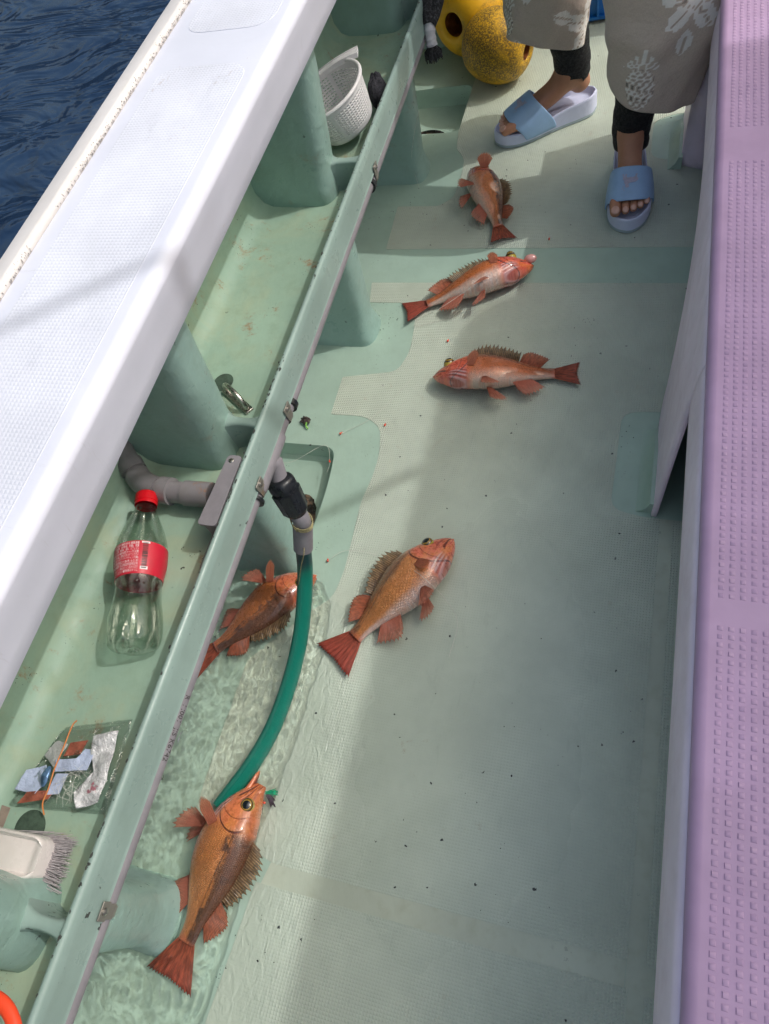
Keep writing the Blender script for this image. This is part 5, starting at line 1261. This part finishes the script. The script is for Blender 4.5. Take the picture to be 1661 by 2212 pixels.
def trouser(path, rads, name, seed, off, hemfn):
    n = 150; pts = smoothpath(path, 22); m_ = len(pts); b = MB(); rings = []; att = []
    acc = 0
    for i, p in enumerate(pts):
        if i: acc += (pts[i] - pts[i - 1]).length
        f = i / (m_ - 1) * (len(rads) - 1); k = min(int(f), len(rads) - 2); rx = rads[k][0] + (rads[k + 1][0] - rads[k][0]) * (f - k); ry = rads[k][1] + (rads[k + 1][1] - rads[k][1]) * (f - k)
        ring = []
        for j in range(n):
            a = 2 * math.pi * j / n
            fold = 1 + .085 * math.sin(3 * a + seed + i * .03) * (1 - i / m_ * .6) + .05 * noise.noise(Vector((math.cos(a) * 2.2 + seed, math.sin(a) * 2.2, i * .07))) + .035 * math.sin(7 * a + seed * 2 - i * .05)
            dz = hemfn(a) * (1 - i / m_) ** 3
            ring.append(p + Vector((math.cos(a) * rx * fold, math.sin(a) * ry * fold, dz)))
            att.append((j / n, i / m_, print_val(a * .105 + off, acc + dz * 0 + off)))
        rings.append(ring)
    b.loft(rings, True, False, False); b.a['fco'] = att
    o = b.build(name, FLO, tz, angle=180, solid=.0022); return o
tz = MB(); tz.loft(rings_on([(-.135, 1.70, .80), (-.135, 1.70, .88), (-.14, 1.70, .98)], [(.185, .15), (.175, .14), (.15, .12)], 60, .03, 2)); tz.a['fco'] = [(0, 0, 0)] * len(tz.v)
tz = tz.build('trousers', FLO, ps, angle=180, solid=.002)
hl_ = Py((1400, 186), 1.545); hr_ = Py((1182, 72), 1.775); print('hems', hl_, hr_)
trouser([hl_, Py((1420, 90), 1.545), Py((1438, 0), 1.54), (-.02, 1.55, .50), (-.06, 1.68, .84)], [(.084, .075), (.100, .085), (.112, .10), (.12, .115), (.125, .13)], 'trouser_leg', 1.0, .02, lambda a: .030 * math.cos(a - 2.9) - .018 * max(0, math.sin(a + .4)))
trouser([hr_, Py((1185, 20), 1.77), Py((1188, -60), 1.765), (-.24, 1.74, .50), (-.215, 1.72, .84)], [(.088, .08), (.092, .085), (.096, .09), (.11, .10), (.125, .12)], 'trouser_leg', 3.4, .33, lambda a: .020 * math.cos(a - 3.6))
b = MB(); b.loft(rings_on([(-.14, 1.70, .90), (-.145, 1.70, 1.02), (-.15, 1.69, 1.2), (-.152, 1.69, 1.31), (-.155, 1.68, 1.36)], [(.185, .135), (.172, .13), (.185, .14), (.17, .11), (.07, .07)], 48, .04, 8)); b.build('shirt', plain('navy_shirt', S(40, 48, 70), .8), ps, angle=180, solid=.003)
# slides
SOLE = plain('lilac_foam', S(206, 212, 240), .55, vary=.03, nscale=40, bumpd=.0003); STRAP = plain('blue_strap', S(150, 184, 222), .5, vary=.05, nscale=30, bumpd=.0004); UND = plain('grey_outsole', S(160, 176, 186), .6, vary=.05)
def slide(F, name):
    ou = [0, .02, .05, .09, .13, .17, .20, .225, .245, .258, .264]
    wi_m = [.008, .028, .034, .035, .038, .044, .046, .043, .034, .020, .004]      # towards the big toe
    wi_l = [.008, .028, .035, .038, .043, .047, .046, .040, .029, .016, .004]
    top = lambda a: interp([0, .05, .10, .15, .20, .264], [.052, .050, .045, .036, .034, .036], a)
    def outline(k, zf, inset=0.):
        pts = []; N_ = 30
        for i in range(N_ + 1):
            a = .264 * (.5 - .5 * math.cos(math.pi * i / N_)); pts.append((a, -interp(ou, wi_m, a)))
        for i in range(N_ - 1, 0, -1):
            a = .264 * (.5 - .5 * math.cos(math.pi * i / N_)); pts.append((a, interp(ou, wi_l, a)))
        res = []
        for a, s_ in pts:
            a2 = .132 + (a - .132) * (1 - inset / .132) ; s2 = s_ * max(.05, (1 - inset / .040)) if inset else s_
            res.append(F(a2 * 1.0, s2, zf(a)))
        return res
    r = empty('slide_sandal_part', (0, 0, 0)); bpy.data.objects.remove(r)
    b = MB()
    b.loft([outline(0, lambda a: .0085, .0005), outline(0, lambda a: .012), outline(0, lambda a: top(a) - .006), outline(0, lambda a: top(a) - .001, .0012), outline(0, lambda a: top(a), .003), outline(0, lambda a: top(a) - .001, .0052), outline(0, lambda a: top(a) - .009 - .004 * (a < .1), .009), outline(0, lambda a: top(a) - .011 - .005 * sstep(.1, .03, a), .018), outline(0, lambda a: top(a) - .012 - .006 * sstep(.1, .03, a), .034)], True, True, True)
    s_ = b.build('slide_sandal', SOLE, ps, angle=60)
    b = MB(); o1 = outline(0, lambda a: .0018, .001); o2 = outline(0, lambda a: .0085, .0003)
    b.loft([o1, [p + Vector((0, 0, .001)) for p in outline(0, lambda a: .0018, -.0002)], o2], True, True, True); b.build('outsole', UND, s_, angle=50)
    b = MB(); NA, NB_ = 40, 16; rings = []
    def stp_(u, v):                # u across the foot, v from toe side to heel side
        k_ = (u * 2 - 1) ** 2; a_f = .240 - .040 * k_ - .012 * u; a_b = .166 - .050 * k_ - .004 * u
        a = a_f + (a_b - a_f) * v; s_ = u * 2 - 1; th = math.pi * u
        wm = interp(ou, wi_m, a) + .0035; wl_ = interp(ou, wi_l, a) + .0035
        ht = interp([0, 1], [.066, .098], v); cs = -math.cos(th); x = cs * (wm if cs < 0 else wl_); x = math.copysign(abs(cs) ** .75, cs) * (wm if cs < 0 else wl_)
        z = .014 + (ht - .014) * math.sin(th) ** .62 - .006 * u * math.sin(th)
        return F(a, x, z)
    b.grid(stp_, NA, NB_); sto = b.build('strap', STRAP, s_, angle=180, solid=.0035, offset=0, sub=1)
    return s_, stp_, sto
sR = slide(FR, 'r'); sL = slide(FL, 'l')
# small embroidered rider emblem on the straps
emb = [(0, 0), (.0012, .0035), (.0005, .006), (.0022, .0075), (.002, .0105), (.0032, .012), (.0028, .0148), (.0042, .0165), (.0058, .0158), (.0060, .0135), (.0052, .0122), (.0066, .0105), (.0095, .0098), (.0115, .0078), (.0118, .0052), (.0108, .0050), (.0106, .0020), (.0112, .0), (.0094, .0002), (.0092, .0028), (.0078, .0040), (.0060, .0038), (.0046, .0042), (.0040, .0018), (.0044, -.0002), (.0028, .0), (.0026, .0026), (.0016, .0020), (.0014, -.0004)]
EMB = plain('emblem_thread', S(176, 172, 194), .6, vary=.1, nscale=300, bumpd=0)
for s_, stp_, sto in (sR, sL):
    b = MB(); pts = []
    vs = [Vector((x, y, 0)) for x, y in emb]; fs = [tuple(t_) for t_ in tessellate_polygon([vs])]
    ml = [Vector((.0018, .0135, 0)), Vector((.0006, .0170, 0)), Vector((.0026, .0200, 0)), Vector((.0022, .0200, 0)), Vector((.0001, .0170, 0)), Vector((.0013, .0135, 0))]
    o0 = len(vs); vs += ml; fs += [(o0, o0 + 1, o0 + 4, o0 + 5), (o0 + 1, o0 + 2, o0 + 3, o0 + 4)]
    w_ = []
    for v in vs:
        uu = .42 + v.x / .085; vv = .74 - v.y / .042
        q = stp_(uu, vv); qa = stp_(uu + .01, vv); qb = stp_(uu, vv + .02); n_ = (qa - q).cross(qb - q).normalized(); n_ = n_ if n_.z > 0 else -n_
        w_.append(q + n_ * .0034)
    b.add(w_, fs); b.build('emblem', EMB, sto, smooth=False)
